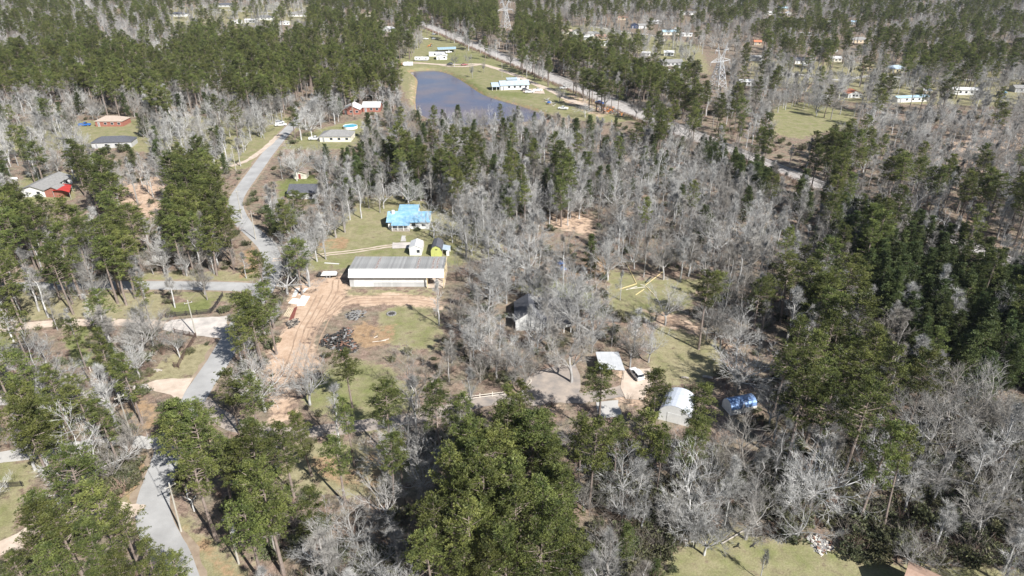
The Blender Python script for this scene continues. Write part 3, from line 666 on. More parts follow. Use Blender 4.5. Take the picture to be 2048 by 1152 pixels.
def red_canopy():
    P = [at(a, b, 2.7) for a, b in ((112,371),(143,370),(139,385),(104,382))]; c = sum(P, Vector()) / 4; c.z = 0
    t = thing('metal_canopy', 'bright red metal canopy beside the long grey-roofed house', 'canopy', c); FOOT.append((c.x, c.y, 5)); n = 6
    for k in range(n):
        f = lambda q: P[0].lerp(P[1], q).lerp(P[3].lerp(P[2], q), 0), 
        a, b = P[0].lerp(P[1], k/n), P[0].lerp(P[1], (k+1)/n); d, e = P[3].lerp(P[2], k/n), P[3].lerp(P[2], (k+1)/n)
        hz = lambda i: Vector((0,0,.55 * math.sin(math.pi * i / n)))
        m = MB(); m.prism([a-c+hz(k), b-c+hz(k+1), e-c+hz(k+1), d-c+hz(k)], (0,0,.06)); m.build('roof_panel', R_RED, t)
    for p in P: q = p.lerp(Vector((c.x,c.y,2.7)), .04) - c; m = MB(); m.box(q.x-.05,q.x+.05,q.y-.05,q.y+.05,0,2.72); m.build('post', STEEL, t)
red_canopy()
house('garden_shed', 'small cream shed with red-brown double doors by the road', 'shed', 587, 613, 358, 4.0, 2.4, .8, W_CREAM, R_TAN, ridge='y', win=0, doorm=DOOR_RED)
house('house', 'dark shingle roof of a house among bare trees by the road bend', 'house', 578, 632, 398, 8.0, 2.5, 1.9, W_GREY, R_DARK, win=2, clear=.45)
house('brick_house', 'brick house with pale gable roof behind the pond trees', 'house', 686, 720, 229, 9.0, 2.7, 2.1, W_BRICK, R_WHITE, ridge='y', win=2)
house('brick_house', 'brick wing with pale roof right of the brick house behind the pond trees', 'house', 726, 760, 224, 8.0, 2.7, 2.0, W_BRICK, R_WHITE, win=2, clear=.6)
house('house', 'grey-brown shingle roof of a house beside the blue pool', 'house', 640, 702, 284, 10, 2.6, 2.1, W_CREAM, R_GREY, roof='hip', win=3, clear=.3)

# ---------------------------------------------------------------- pond house
t, L = house('pond_house', 'long white house with pale blue metal roof beside the pond', 'house', 1001, 1058, 179.5, 8.0, 3.0, 2.0, W_WHITE, R_STEEL, win=4, rz=R(10), over=.5)
s = MB(); s.box(-L/2+5, -L/2+11, 3.6, 6.0, 3.6, 5.9); s.build('clerestory', W_WHITE, t)
s = MB(); s.prism([(-L/2+4.4,2.9,5.75),(-L/2+4.4,6.5,6.3),(-L/2+4.4,6.5,6.45),(-L/2+4.4,2.9,5.9)], (7.2,0,0)); s.build('clerestory_roof', R_STEEL, t)
s = MB(); s.box(-L/2+11.6,-L/2+12.9,4.2,5.4,4.4,6.2); s.build('chimney', W_WHITE, t)
s = MB()
for q, (y0, z0) in enumerate(((-.6,2.3),(8.6,2.3))): s.prism([(-L/2-5.6,y0,z0),(-L/2-5.6,4,4.1),(-L/2-5.6,4,4.22),(-L/2-5.6,y0,z0+.12)], (5.2,0,0))
s.build('porch_roof', R_STEEL, t)
for x in (-5.3,-2.7,-.6):
    for y in (-.2, 8.1): s = MB(); s.box(x-.1,x+.1,y-.1,y+.1,0,2.4); s.build('porch_post', TRIM, t, loc=(-L/2,0,0))
house('garden_shed', 'white gable-front shed beside the parked travel trailers', 'shed', 873, 894, 119.5, 8, 2.8, 1.1, W_WHITE, R_WHITE, ridge='y', win=1, rz=R(4))
house('storage_trailer', 'long white trailer home behind the white gable-front shed', 'trailer', 858, 889, 113, 3.2, 3.0, .3, W_WHITE, R_WHITE, win=3, door=False, over=.05)
carport('carport', 'long pale blue open carport roof beyond the travel trailers', [(874,95),(912,93.5),(912,98),(876,99.5)], 2.8, R_LBLUE, 8)

# ---------------------------------------------------------------- far houses, one by one
FAR = [  # px0, px1, py, W, h, rise, wall, roof, kind, label
 (338,372,33,9,2.6,1.9,W_WHITE,R_DARK,'hip','dark-roofed white house near the upper left edge'), (430,472,14,9,2.6,2,W_GREY,R_DARK,'x','long slate-roofed house on the far left street'), (462,481,48,7,2.8,1,W_WHITE,R_WHITE,'y','white outbuilding left of the twin white sheds'), (489,512,46,7,2.8,1.2,W_WHITE,R_WHITE,'x','white shed at the far left street bend'),
 (512,543,40,9,2.6,2,W_WHITE,R_DARK,'hip','white house with navy hip roof on the far street'), (560,578,50,6,2.8,.8,W_WHITE,R_WHITE,'y','small white shed below the far street'), (577,619,33,8,2.6,1.6,W_WHITE,R_GREY,'x','long pale house on the far street'), (718,746,34,10,2.7,2,W_CREAM,R_TAN,'hip','tan-roofed house in the far pines'), (760,790,64,10,2.7,2,W_WHITE,R_WHITE,'hip','white-roofed house left of the fields by the pond'), (760,768,88,4,2.5,.8,W_WHITE,R_WHITE,'y','tiny white hut in the pines left of the pond'),
 (1122,1144,68,8,2.6,1.6,W_CREAM,R_TAN,'x','cream house at the village edge nearest the railway'), (1145,1162,69,7,2.6,1.4,W_WHITE,R_GREY,'y','small pale cottage right of the cream house'), (1166,1178,80,5,2.6,.6,W_GREY,R_WHITE,'x','grey box shed by the long white mobile home'), (1169,1202,73,8,2.6,1.7,W_GREY,R_GREY,'hip','grey hip-roofed village house'), (1192,1222,80,8,2.6,1.8,W_TAN,R_BROWN,'x','brown-roofed house behind the long white mobile home'), (1179,1233,92,5,2.7,.6,W_WHITE,R_WHITE,'x','long white mobile home near the railway pines'),
 (1262,1276,57,7,3.4,1.6,W_BLUE,R_DARK,'y','navy gabled house in the village'), (1277,1293,57,6,3.0,1.4,W_WHITE,R_GREY,'x','white house joined beside the navy one'), (1300,1324,48,8,2.6,1.4,W_GREY,R_WHITE,'hip','house with white metal roof at the far village street'), (1326,1357,70,8,2.8,1.4,W_CREAM,R_LBLUE,'x','house with light blue roof in the village'), (1363,1384,73,5,2.5,.6,W_WHITE,R_WHITE,'x','white trailer right of the light blue roof'), (1328,1347,112,6,2.6,1.2,W_WHITE,R_WHITE,'x','small white hut among the railway pines'),
 (1325,1366,132,8,2.5,1.6,W_GREY,R_GREY,'x','weathered grey house above the white garage'), (1357,1380,139,6,2.8,.8,W_WHITE,R_GREY,'x','white garage left of the lattice tower'), (1284,1300,112,5,2.4,.6,W_WHITE,R_WHITE,'x','white trailer half hidden in the railway pines'), (1557,1577,21,8,2.6,1.8,W_TAN,R_LBLUE,'x','tan house with blue roof at the far top right'), (1574,1584,31,6,2.6,1.5,W_CREAM,R_WHITE,'y','tiny cream hut below the tan house'),
 (1600,1623,72,4,2.6,.4,W_WHITE,R_WHITE,'x','white mobile home in the eastern woods'), (1702,1716,49,6,2.6,1.2,W_WHITE,R_LBLUE,'x','small house with pale blue roof in the eastern far woods'), (1648,1676,50,7,2.6,1.5,W_GREY,R_GREY,'x','dim grey house behind eastern bare trees'), (1702,1740,86,9,2.6,2,W_TAN,R_GREY,'hip','grey-roofed house below the eastern street corner'), (1660,1683,124,6,2.6,1.2,W_CREAM,R_WHITE,'x','pale cottage above the eastern street'), (1590,1622,128,8,2.6,1.6,W_WHITE,R_DARK,'x','dark-roofed house above the eastern street'),
 (1728,1744,143,5,2.5,1,W_TAN,R_BROWN,'y','small tan shed by the eastern street'), (1780,1815,146,9,2.8,2,W_YELLOW,R_STEEL,'hip','yellow house with slate-blue hip roof'), (1695,1724,196,7,2.6,1.7,W_WHITE,R_ORANGE,'y','white shed with bright orange roof'), (1845,1861,191,5,2.8,.8,W_TAN,R_WHITE,'x','small tan shed with white roof on the east'), (1904,1958,190,7,2.9,1.0,W_WHITE,R_WHITE,'x','long low white building on the east'), (1790,1860,204,5,2.7,.6,W_WHITE,R_LBLUE,'x','pale blue mobile home behind bare trees'), (2001,2011,194,4,2.5,.5,W_BLUE,R_BLUE,'x','small bright blue hut at the right edge'),
 (1480,1508,172,7,2.6,1.0,W_WHITE,R_WHITE,'x','white open-sided shed right of the lattice tower'), (1500,1524,122,6,2.6,1.2,W_GREY,R_GREY,'x','low grey house beyond the lattice tower'), (1508,1522,90,5,2.6,1.2,W_TAN,R_ORANGE,'x','tan shed with rusty roof in the far pines'), (1366,1392,30,7,2.6,1.4,W_WHITE,R_GREY,'x','pale house in the woods above the village'), (1236,1256,40,6,2.6,1.2,W_TAN,R_BROWN,'x','brown cabin above the village'),
 (2030,2062,185,7,2.6,1.2,W_GREY,R_GREY,'x','grey cabin on the right picture edge'), (1528,1560,30,7,2.6,1.3,W_WHITE,R_WHITE,'x','white-roofed house in the far right woods'), (228,246,15,6,2.6,1.3,W_WHITE,R_WHITE,'y','white hut in the woods at the upper left'), (940,966,12,7,2.6,1.4,W_CREAM,R_TAN,'x','cream house in the far woods by the tower'),
]
for i, (a, b, y, W, h, rise, wm, rm, kd, lb) in enumerate(FAR):
    house('shed' if ('shed' in lb or 'hut' in lb) else ('mobile_home' if 'mobile' in lb or 'trailer' in lb else 'house'), lb, 'shed' if ('shed' in lb or 'hut' in lb) else 'house', a, b, y, W, h, rise, wm, rm, ridge='y' if kd == 'y' else 'x', roof='hip' if kd == 'hip' else 'gable', win=max(1, min(4, int((b-a)/9))), rz=R(((i * 37) % 21) - 10), clear=.22)
# ================================================================== VEHICLES
PAINT = {k: mat('paint_' + k, c, tuple(v * .92 for v in c), rough=.3, spec=.5, scale=.6) for k, c in dict(white=(.78,.78,.77), black=(.02,.02,.023), red=(.26,.02,.022), blue=(.025,.13,.42), grey=(.24,.25,.26), silver=(.50,.51,.52), orange=(.62,.22,.06), tan=(.50,.38,.24)).items()}
TYRE = flat('tyre_rubber', (.02,.02,.02), .9); RIM = flat('wheel_rim', (.45,.45,.46), .4, .4); LAMP = flat('lamp_lens', (.75,.75,.70), .15); TAIL = flat('tail_lens', (.35,.02,.02), .2)
def wheel(t, x, y, r=.34, w=.22):
    a = MB(); a.cyl((0, -w/2, 0), r, w, 14, 'y'); o = a.build('wheel', TYRE, t, loc=(x, y, r))
    b = MB(); b.cyl((0, -w/2-.01, 0), r*.6, w+.02, 10, 'y'); b.build('rim', RIM, o)
def loft(mb, rings, mi=0, cap=True):
    n = len(rings[0]); vs = [v for r in rings for v in r]; fs = []
    for i in range(len(rings)-1):
        for k in range(n): fs.append((i*n+k, i*n+(k+1) % n, (i+1)*n+(k+1) % n, (i+1)*n+k))
    if cap: fs += [tuple(range(n-1,-1,-1)), tuple((len(rings)-1)*n+k for k in range(n))]
    mb.add(vs, fs, mi)
def vehicle(kind, colour, label, px, py, heading, group=None, cat=None):
    """heading: degrees of the car's nose, counter-clockwise from +X"""
    c = at(px, py); c.z = .12
    nm = {'suv': 'parked_car', 'sedan': 'parked_car', 'pickup': 'pickup_truck'}[kind]
    t = thing(nm, label, cat or ('pickup truck' if kind == 'pickup' else 'car'), c, R(heading), group); FOOT.append((c.x, c.y, 3.2))
    Lh = {'suv': 2.3, 'sedan': 2.3, 'pickup': 2.85}[kind]; top = {'suv': 1.68, 'sedan': 1.45, 'pickup': 1.85}[kind]; hood = {'suv': 1.05, 'sedan': .95, 'pickup': 1.15}[kind]
    pm = PAINT[colour]; W = .92
    def ring(x, z0, z1, w): return [(x,-w,z0+.08),(x,-w*.96,z0),(x,w*.96,z0),(x,w,z0+.08),(x,w,z1-.18),(x,w*.88,z1),(x,-w*.88,z1),(x,-w,z1-.18)]
    b = MB()
    if kind == 'pickup':
        loft(b, [ring(Lh,.42,.82,.80), ring(Lh-.12,.36,1.02,.92), ring(1.35,.32,hood,W), ring(-.75,.32,hood+.05,W)])
        b.box(-Lh,-.75,-W,W,.4,.68); b.box(-Lh,-.75,-W,-W+.09,.66,hood+.04); b.box(-Lh,-.75,W-.09,W,.66,hood+.04); b.box(-Lh,-Lh+.09,-W+.09,W-.09,.66,hood+.04)
        cab = (1.25, .72, -.35, -.72)
    elif kind == 'suv':
        loft(b, [ring(Lh,.42,.78,.78), ring(Lh-.15,.34,.92,.90), ring(1.1,.3,hood,W), ring(-Lh+.12,.3,hood+.03,W), ring(-Lh,.38,hood-.1,.84)]); cab = (1.05, .35, -1.75, -2.12)
    else:
        loft(b, [ring(Lh,.40,.68,.76), ring(Lh-.18,.32,.82,.88), ring(1.0,.28,hood,W), ring(-1.45,.28,hood+.02,W), ring(-Lh+.12,.3,hood,.88), ring(-Lh,.38,.82,.80)]); cab = (.95, .2, -1.05, -1.62)
    b.build('body', pm, t)
    x0, x1, x2, x3 = cab; g = MB(); zb = hood - .02; zt = top - .07
    loft(g, [[(x0,-.84,zb),(x0,.84,zb),(x3,.84,zb),(x3,-.84,zb)], [(x1,-.66,zt),(x1,.66,zt),(x2,.66,zt),(x2,-.66,zt)]]); g.build('windows', GLASS, t)
    r = MB(); loft(r, [[(x1+.05,-.69,zt-.01),(x1+.05,.69,zt-.01),(x2-.05,.69,zt-.01),(x2-.05,-.69,zt-.01)], [(x1-.05,-.60,top),(x1-.05,.60,top),(x2+.05,.60,top),(x2+.05,-.60,top)]]); r.build('roof', pm, t)
    for sx in (x1+(x0-x1)*.0, (x1+x2)/2):
        p = MB()
        for s in (-1, 1): p.bar((sx,s*.86,zb), (sx-.02,s*.685,zt), .09, .05)
        p.build('pillar', pm, t)
    for x in (Lh*.63, -Lh*.62):
        for s in (-1, 1): wheel(t, x, s*.86, .36 if kind != 'sedan' else .33)
    for s in (-1, 1):
        h = MB(); h.box(Lh-.10,Lh+.0,s*.62-.14,s*.62+.14,.62,.76); h.build('headlight', LAMP, t)
        h = MB(); h.box(-Lh-.015,-Lh+.05,s*.72-.07,s*.72+.07,.62,.88); h.build('tail_light', TAIL, t)
    return t
vehicle('suv', 'white', 'white car parked on the sandy pad beside the flat carport', 1272.5, 753, 108)
vehicle('pickup', 'blue', 'bright blue pickup left of the red brick house', 170, 252, 10)
vehicle('pickup', 'white', 'white pickup on the verge at the road top', 562, 252, 15)
vehicle('suv', 'silver', 'silver car beside the white pickup at the road top', 560, 247, 15)
vehicle('pickup', 'white', 'white pickup in front of the grey-brown roofed house', 630, 280, 5)
vehicle('suv', 'black', 'black car parked against the pond house wall', 1051, 181.5, 12)
vehicle('pickup', 'white', 'white pickup nearest the pond house lawn', 1059, 186, 10)
vehicle('pickup', 'white', 'white pickup right of the pond house cars', 1075, 182.5, 14)
vehicle('sedan', 'red', 'dark red car on the looped drive beyond the pond', 929, 131, 20)
vehicle('suv', 'black', 'dark car on the looped drive beside the leafless trees', 900, 130, 200)
vehicle('sedan', 'white', 'white car on the far field under the railway', 852, 79, 10)
vehicle('suv', 'grey', 'grey car right of the white one on the far field', 868, 79, 20)
vehicle('sedan', 'silver', 'pale car highest on the far field', 868, 69.5, 20)
vehicle('sedan', 'silver', 'half-hidden pale car left of the white one on the far field', 844, 78, 100)
vehicle('pickup', 'white', 'white pickup by the long pale blue carport', 897, 106, 30)
vehicle('suv', 'black', 'black car behind the tall roadside trees', 820, 67, 60)
vehicle('pickup', 'white', 'white pickup in the scrap yard below the railway', 1126, 219, 160)
vehicle('pickup', 'white', 'white pickup at the railway side of the gravel drive', 1128, 178, 8)
vehicle('pickup', 'blue', 'blue and white truck against the railway bank', 1199, 208, 130)
vehicle('suv', 'white', 'white car on the eastern street drive', 1554, 152, 170)
vehicle('sedan', 'white', 'white car under the dark-roofed eastern house', 1611, 132, 10)
vehicle('suv', 'white', 'white car right of the lattice tower', 1461, 184, 80)
vehicle('suv', 'silver', 'silver car beside the yellow house', 1828, 153, 20)
vehicle('sedan', 'white', 'white car in the far village yard', 1352, 58, 20)
vehicle('sedan', 'black', 'black car shaded by the brick house', 683, 222, 70)

def trailer_home(label, px, py, L, heading, h=2.9, stripe=PAINT['grey'], truck=False):
    c = at(px, py); t = thing('travel_trailer', label, 'trailer', c, R(heading)); FOOT.append((c.x, c.y, L*.55+1))
    b = MB(); P = [(-L/2,.55),(-L/2,h),(L/2-.9,h),(L/2,h-.7),(L/2,1.3),(L/2-.8,.55)]
    b.prism([(x,-1.25,z) for x, z in P], (0,2.5,0)); b.build('body', PAINT['white'], t)
    s = MB(); s.box(-L/2+.1,L/2-.9,-1.27,-1.25,1.0,1.25); s.build('stripe', stripe, t)
    for k in range(4): w = MB(); w.box(-.45,.45,-1.28,-1.25,1.6,2.2); w.build('window', GLASS, t, loc=(-L/2+1.3+k*(L-2.4)/3.4,0,0))
    w = MB(); w.box(-L/2-.02,-L/2,-.5,.5,1.6,2.2); w.build('window', GLASS, t)
    w = MB(); w.box(.3,.95,-1.29,-1.25,.65,2.45); w.build('door', TRIM, t)
    for x in (-1.0,-.2): 
        for s_ in (-1,1): wheel(t, x - L*.1, s_*1.1, .36)
    u = MB(); u.box(-.5,.5,-.4,.4,h,h+.22); u.build('air_conditioner', TRIM, t)
    hb = MB(); hb.bar((L/2-.8,0,.5),(L/2+1.1,0,.5),.14); hb.build('hitch', DARKM, t)
CLEAR_HOUSES += [[(828,105),(860,105),(860,123),(828,123)], [(802,118),(830,118),(830,134),(802,134)]]
trailer_home('long white travel trailer left of the white gable-front shed', 844, 121.5, 11, -4)
trailer_home('white camper with an orange truck beside the pond drive', 816, 132, 7.5, 185, stripe=PAINT['orange'])
vehicle('pickup', 'orange', 'orange truck hitched to the white camper by the pond drive', 805.5, 131.5, 180)
trailer_home('white camper parked by the railway pines', 1340, 147, 6, 160, 2.6)
trailer_home('white motor home on the eastern lawn edge', 1650, 200, 8.5, 5)
trailer_home('white camper beneath the tall roadside trees', 818, 77, 7, 80, 2.7)

def tractor(px, py, label, colour):
    c = at(px, py); t = thing('tractor', label, 'tractor', c, R(200)); FOOT.append((c.x, c.y, 2.5))
    b = MB(); b.box(-.2,1.7,-.4,.4,.75,1.45); b.build('hood', PAINT[colour], t); b = MB(); b.box(-1.1,-.2,-.6,.6,.7,1.2); b.build('seat_deck', PAINT[colour], t)
    b = MB(); b.box(-1.2,.1,-.75,.75,2.35,2.45); b.build('canopy', PAINT[colour], t)
    b = MB()
    for x in (-1.1,0): 
        for y in (-.68,.68): b.box(x-.04,x+.04,y-.04,y+.04,1.1,2.36)
    b.build('canopy_posts', DARKM, t)
    for y in (-.8,.8): wheel(t,-.7,y,.75,.4); wheel(t,1.3,y*.8,.42,.25)
    b = MB(); b.box(2.2,2.8,-.9,.9,.1,.7); b.bar((1.0,-.55,1.0),(2.4,-.55,.4),.1); b.bar((1.0,.55,1.0),(2.4,.55,.4),.1); b.build('loader', PAINT[colour], t)
tractor(861, 93, 'orange tractor with a canopy on the far field', 'orange'); tractor(1224, 223, 'orange loader in the scrap yard below the railway', 'orange')

# ================================================================== POLES, TOWERS, FENCES
POLE = mat('pole_timber', (.34,.32,.275), (.46,.435,.38), rough=.9, scale=1.2, stretch=(3,3,.3)); PORC = flat('grey_porcelain', (.55,.56,.57), .3); WIRE = flat('wire_metal', (.05,.05,.055), .5)
def pole(label, px, py, h, lean=(0,0), transformer=False, arm=True, rz=0.0, grp=None):
    c = at(px, py); t = thing('utility_pole', label, 'utility pole', c, rz); t.rotation_euler = (lean[0], lean[1], rz); FOOT.append((c.x, c.y, 1.6))
    m = MB(); m.tube([(0,0,-.3),(0,0,h)], [.17,.11], 8); m.build('shaft', POLE, t)
    if arm: m = MB(); m.bar((-.9,-.14,h-.55),(.9,-.14,h-.55),.1,.12); m.build('crossarm', POLE, t)
    for x, z in ((-.8,h-.5),(.8,h-.5),(0,h)):
        m = MB(); m.tube([(x,-.14 if x else 0,z),(x,-.14 if x else 0,z+.22)],[.07,.05],6); m.build('insulator', PORC, t)
    if transformer:
        m = MB(); m.tube([(.42,0,h-4.0),(.42,0,h-3.9),(.42,0,h-2.75),(.42,0,h-2.65)],[.2,.31,.31,.2],12); m.build('transformer', flat('transformer_paint', (.66,.68,.70), .4), t)
        for z in (h-3.0,h-5.2): m = MB(); m.bar((-.1,0,z),(1.1,0,z+.4),.07); m.build('bracket', PORC, t)
        m = MB(); m.box(.1,.3,-.1,.1,h-6.2,h-5.5); m.build('cutout_box', PORC, t)
    return c
pa = pole('leaning utility pole on the verge right of the road bend', 362.5, 1063, 10.3, (0,R(2)), rz=R(50))
pb = pole('utility pole carrying a white transformer at the grove edge', 478, 1128, 10.6, (0,0), True, rz=R(50))
pc = pole('utility pole beside the road bend by the pine wood', 484, 438, 10.5, rz=R(20)); pd = pole('short utility pole at the junction below the road bend', 512, 479, 9.5, rz=R(10))
pe = pole('utility pole by the fenced lawn along the upper road', 472, 341, 10, rz=R(60)); pf = pole('utility pole on the pale apron verge', 263, 872, 10, rz=R(50)); pg = pole('utility pole on the broken fence corner', 393, 673, 10, rz=R(30)); ph = pole('utility pole on the pond lawn', 1004, 155, 9.5, rz=R(40)); pi_ = pole('utility pole at the railway foot', 1292, 247, 10, rz=R(20))
def wire(label, a, b, z0, z1, off, sag=.7):
    n = 14; P = [a.lerp(b, k/n) + Vector((off[0], off[1], z0 + (z1-z0)*k/n - sag*4*(k/n)*(1-k/n))) for k in range(n+1)]
    m = MB(); m.tube([p - P[0] for p in P], [.022]*len(P), 3); tag(m.build('overhead_wire', WIRE, None, loc=P[0]), label, 'wire', 'overhead wires along the road')
for a, b, w in ((pb, pa, 'from the transformer pole to the leaning pole'), (pa, pf, 'across the road bend'), (pf, pg, 'above the pale apron'), (pg, pd, 'along the west verge'), (pd, pc, 'at the upper road bend')):
    for q, ww in ((-.7,'west'), (.7,'east')): wire('thin %s overhead wire %s' % (ww, w), a, b, 9.6 if a is not pd else 9, 9.6, (q*.7, -q*.7), .6)

LATT = mat('lattice_steel', (.50,.51,.52), (.62,.63,.64), rough=.5, metal=.2, scale=1)
def tower(px, py, h, label):
    c = at(px, py); t = thing('lattice_tower', label, 'transmission tower', c, R(35)); FOOT.append((c.x, c.y, 5)); b0, b1 = 4.2, 1.2; zw = h*.60
    def corner(i, z): s = b0 + (b1-b0) * min(1, z/zw); return Vector((s*(1 if i in (0,3) else -1), s*(1 if i < 2 else -1), z))
    for i in range(4): m = MB(); m.bar(corner(i,0), corner(i,zw), .30); m.build('leg', LATT, t)
    N_ = 5
    for k in range(N_):
        z0, z1 = zw*k/N_, zw*(k+1)/N_
        for i in range(4):
            j = (i+1) % 4; m = MB(); m.bar(corner(i,z0), corner(j,z1), .16); m.bar(corner(j,z0), corner(i,z1), .16); m.bar(corner(i,z1), corner(j,z1), .14); m.build('bracing', LATT, t)
    for z, sp in ((zw, 9.2),):
        m = MB()
        for s in (-1,1):
            for y in (-1.2,1.2): m.bar((0,y,z+.1),(s*sp,0,z+.3),.2); m.bar((s*1.2,y,z+2.4),(s*sp,0,z+.35),.18)
            for q in (.25,.5,.75): m.bar((s*sp*q,-1.2*(1-q),z+.2),(s*sp*q,0,z+2.3*(1-q)),.12); m.bar((s*sp*q,1.2*(1-q),z+.2),(s*sp*q,0,z+2.3*(1-q)),.12)
        m.build('crossarm', LATT, t)
    for s in (-1, 1):   # the V-shaped window of the head
        m = MB()
        for y in (-.9,.9): m.bar((s*1.2,y,zw),(s*4.3,0,h),.22); m.bar((-s*1.2,y,zw),(s*2.6,0,h*.83),.16)
        m.bar((s*2.2,0,h*.86),(s*6.0,0,h*.86),.2); m.bar((s*3.6,0,h*.93),(s*6.0,0,h*.86),.16); m.bar((s*2.6,0,h*.83),(s*6.0,0,h*.86),.16); m.build('head_arm', LATT, t)
    for x, z in ((-9.1,zw),(9.1,zw),(-5.9,h*.86),(5.9,h*.86)):
        m = MB(); m.tube([(x,0,z),(x,0,z-1.8)],[.14,.14],6); m.build('insulator', PORC, t)
tower(1434, 176, 27, 'grey lattice transmission tower above the railway pines'); tower(1011, 58, 30, 'far lattice transmission tower at the top of the picture')

BLACKW = mat('black_stained_boards', (.035,.032,.03), (.07,.062,.058), rough=.8, scale=3); BROWNW = mat('brown_stained_boards', (.085,.055,.045), (.14,.10,.08), rough=.8, scale=3); PALEW = mat('pale_boards', (.58,.53,.46), (.68,.63,.56), rough=.8, scale=3)
def board_fence(label, line, h, rails, mt, gap=2.4, z=0.0):
    P = pts(line); t = thing('board_fence', label, 'fence', P[0])
    po = MB(); po.box(-.08,.08,-.08,.08,0,h+.08); pm = po.mesh('post', mt)
    for a, b in zip(P[:-1], P[1:]):
        n = max(1, round((b-a).length / gap)); d = (b-a).normalized(); sd_ = Vector((d.y,-d.x,0)) * .11
        for k in range(n + 1):
            if k == n and b is not P[-1]: continue
            obj('post', pm, t, a.lerp(b, k/n) - P[0])
        for k in range(n):
            for r in range(rails):
                q = h * (r + .6) / rails; m = MB(); m.bar(Vector((0,0,0)), (b-a)/n * .995, .05, .16); m.build('rail', mt, t, loc=a.lerp(b, k/n) - P[0] + sd_ + Vector((0,0,q)))
    return t
board_fence('black board fence round the green lawn by the sandy apron', [(333,636),(352,633),(395,629),(422,626),(432,614),(440,601),(446,592)], 1.35, 4, BLACKW)
board_fence('brown board fence running down beside the shaded road', [(350,666),(368,670),(393,675),(380,697),(366,719),(358,736),(349,735)], 1.35, 4, BROWNW)
board_fence('pale two-rail fence above the property drive', [(920,802),(960,796),(1010,790)], 1.1, 2, PALEW, 3.0)
board_fence('low pale retaining rail left of the parking apron', [(1036,792),(1050,778),(1062,764)], .6, 1, PALEW, 3.0)
board_fence('tan privacy fence on the eastern lots', [(1612,182),(1630,165)], 1.8, 6, mat('new_fence', (.48,.34,.23), (.56,.42,.30), rough=.8), 2.4)
board_fence('dark board fence along the eastern street', [(1556,150),(1582,152)], 1.6, 5, BLACKW, 2.4); board_fence('second dark board fence along the eastern street', [(1600,154),(1640,157)], 1.6, 5, BLACKW, 2.4)
def iron_fence():
    P = pts([(-40,978),(49,973)]); t = thing('iron_fence', 'black iron picket fence on the lower left lawn', 'fence', P[0]); d = P[1]-P[0]; L = d.length; d.normalize()
    for z in (.25, 1.15): m = MB(); m.bar((0,0,z), d*L + Vector((0,0,z)), .05); m.build('rail', DARKM, t)
    pm = MB(); pm.box(-.014,.014,-.014,.014,.1,1.25); pm = pm.mesh('picket', DARKM); po = MB(); po.box(-.05,.05,-.05,.05,0,1.4); po = po.mesh('post', DARKM); k = 0
    while k*.16 < L: obj('post' if k % 15 == 0 else 'picket', po if k % 15 == 0 else pm, t, d*k*.16); k += 1
iron_fence()
for k, (a, b) in enumerate(((30,742),(122,748),(181,742),(205,738))): m = MB(); m.tube([(0,0,-.2),(0,0,1.1)],[.09,.08],6); tag(m.build('fence_post', PALEW, None, loc=at(a,b)), 'lone pale fence post left over beside the left lawn strip', 'fence post', 'left-over fence posts')

# ================================================================== YARD THINGS
YEL = mat('yellow_beam_paint', (.62,.50,.24), (.70,.58,.32), rough=.5, scale=1)
def lying(name, label, cat, a, b, w, h, mt, z=.02, group=None):
    p, q = at(*a), at(*b); m = MB(); m.bar((0,0,h/2), (q-p) + Vector((0,0,h/2)), w, h); return tag(m.build(name, mt, None, loc=p + Vector((0,0,z))), label, cat, group)
for a, b, lb in (((1254.5,531),(1272.5,567),'long yellow steel beam pointing up to the bare trees'), ((1273,568),(1237,579.5),'yellow steel beam pointing to the left'), ((1290,571.5),(1327,543),'long yellow steel beam pointing to the upper right'), ((1291,572.5),(1310,592),'yellow steel beam pointing to the lower right'), ((1288,579),(1271,590.5),'short yellow steel beam below the others')):
    lying('steel_beam', lb, 'beam', a, b, .16, .16, YEL)
for a, b, lb in (((1274,573),(1252,580),'pale cut board left of the beam crossing'), ((1290,574),(1256,578.5),'long whitish board under the beam crossing'), ((1281,569.5),(1289,571),'pinkish board between the yellow beams')): lying('cut_board', lb, 'board', a, b, .25, .06, PALEW)
lying('dark_bar', 'dark bar lying beside the longest yellow beam', 'pole', (1291,566), (1302,554.5), .25, .25, DARKM)  # short dark bar laid flat on the ground near the beams
SHEET = mat('white_roof_sheet', (.74,.75,.75), (.82,.82,.82), rough=.4, scale=1)
SHEET2 = mat('grey_roof_sheet', (.58,.58,.56), (.68,.68,.66), rough=.5, scale=1)
for (x0,y0,x1,y1,w,mm,lb) in [(587.5,594,596,577,1.1,SHEET2,'grey metal sheet topmost on the left of the sheet pile'), (600,590,613.5,576.5,.9,SHEET2,'narrow grey metal sheet topmost on the right of the sheet pile'), (583.5,607.5,593,598,2.0,SHEET,'wide white metal sheet at the left of the sheet pile'), (593,609,601,600,1.0,SHEET,'white metal sheet in the middle of the sheet pile'), (602,605,607,592,1.0,SHEET,'upright-lying white metal sheet in the sheet pile'), (603,611.5,614,593,1.7,SHEET,'wide white metal sheet at the right of the sheet pile'), (596,612.5,602,605,.8,SHEET2,'small metal sheet at the foot of the sheet pile')]:
    lying('metal_sheet', lb, 'metal sheet', (x0,y0), (x1,y1), w, .10, mm, .02 + .012 * (int(x0) % 5))
PL = mat('pale_plank', (.52,.44,.30), (.62,.54,.39), rough=.8, scale=2); RP = mat('red_plank', (.17,.055,.045), (.25,.09,.07), rough=.8, scale=2)
for k in range(5): lying('plank', 'pale yellow plank laid out below the white metal sheets', 'plank', (568+k*3.1,632+k*.9), (578.5+k*3.1,615+k*.6), .24, .07, PL, group='pale planks in the sandy yard')
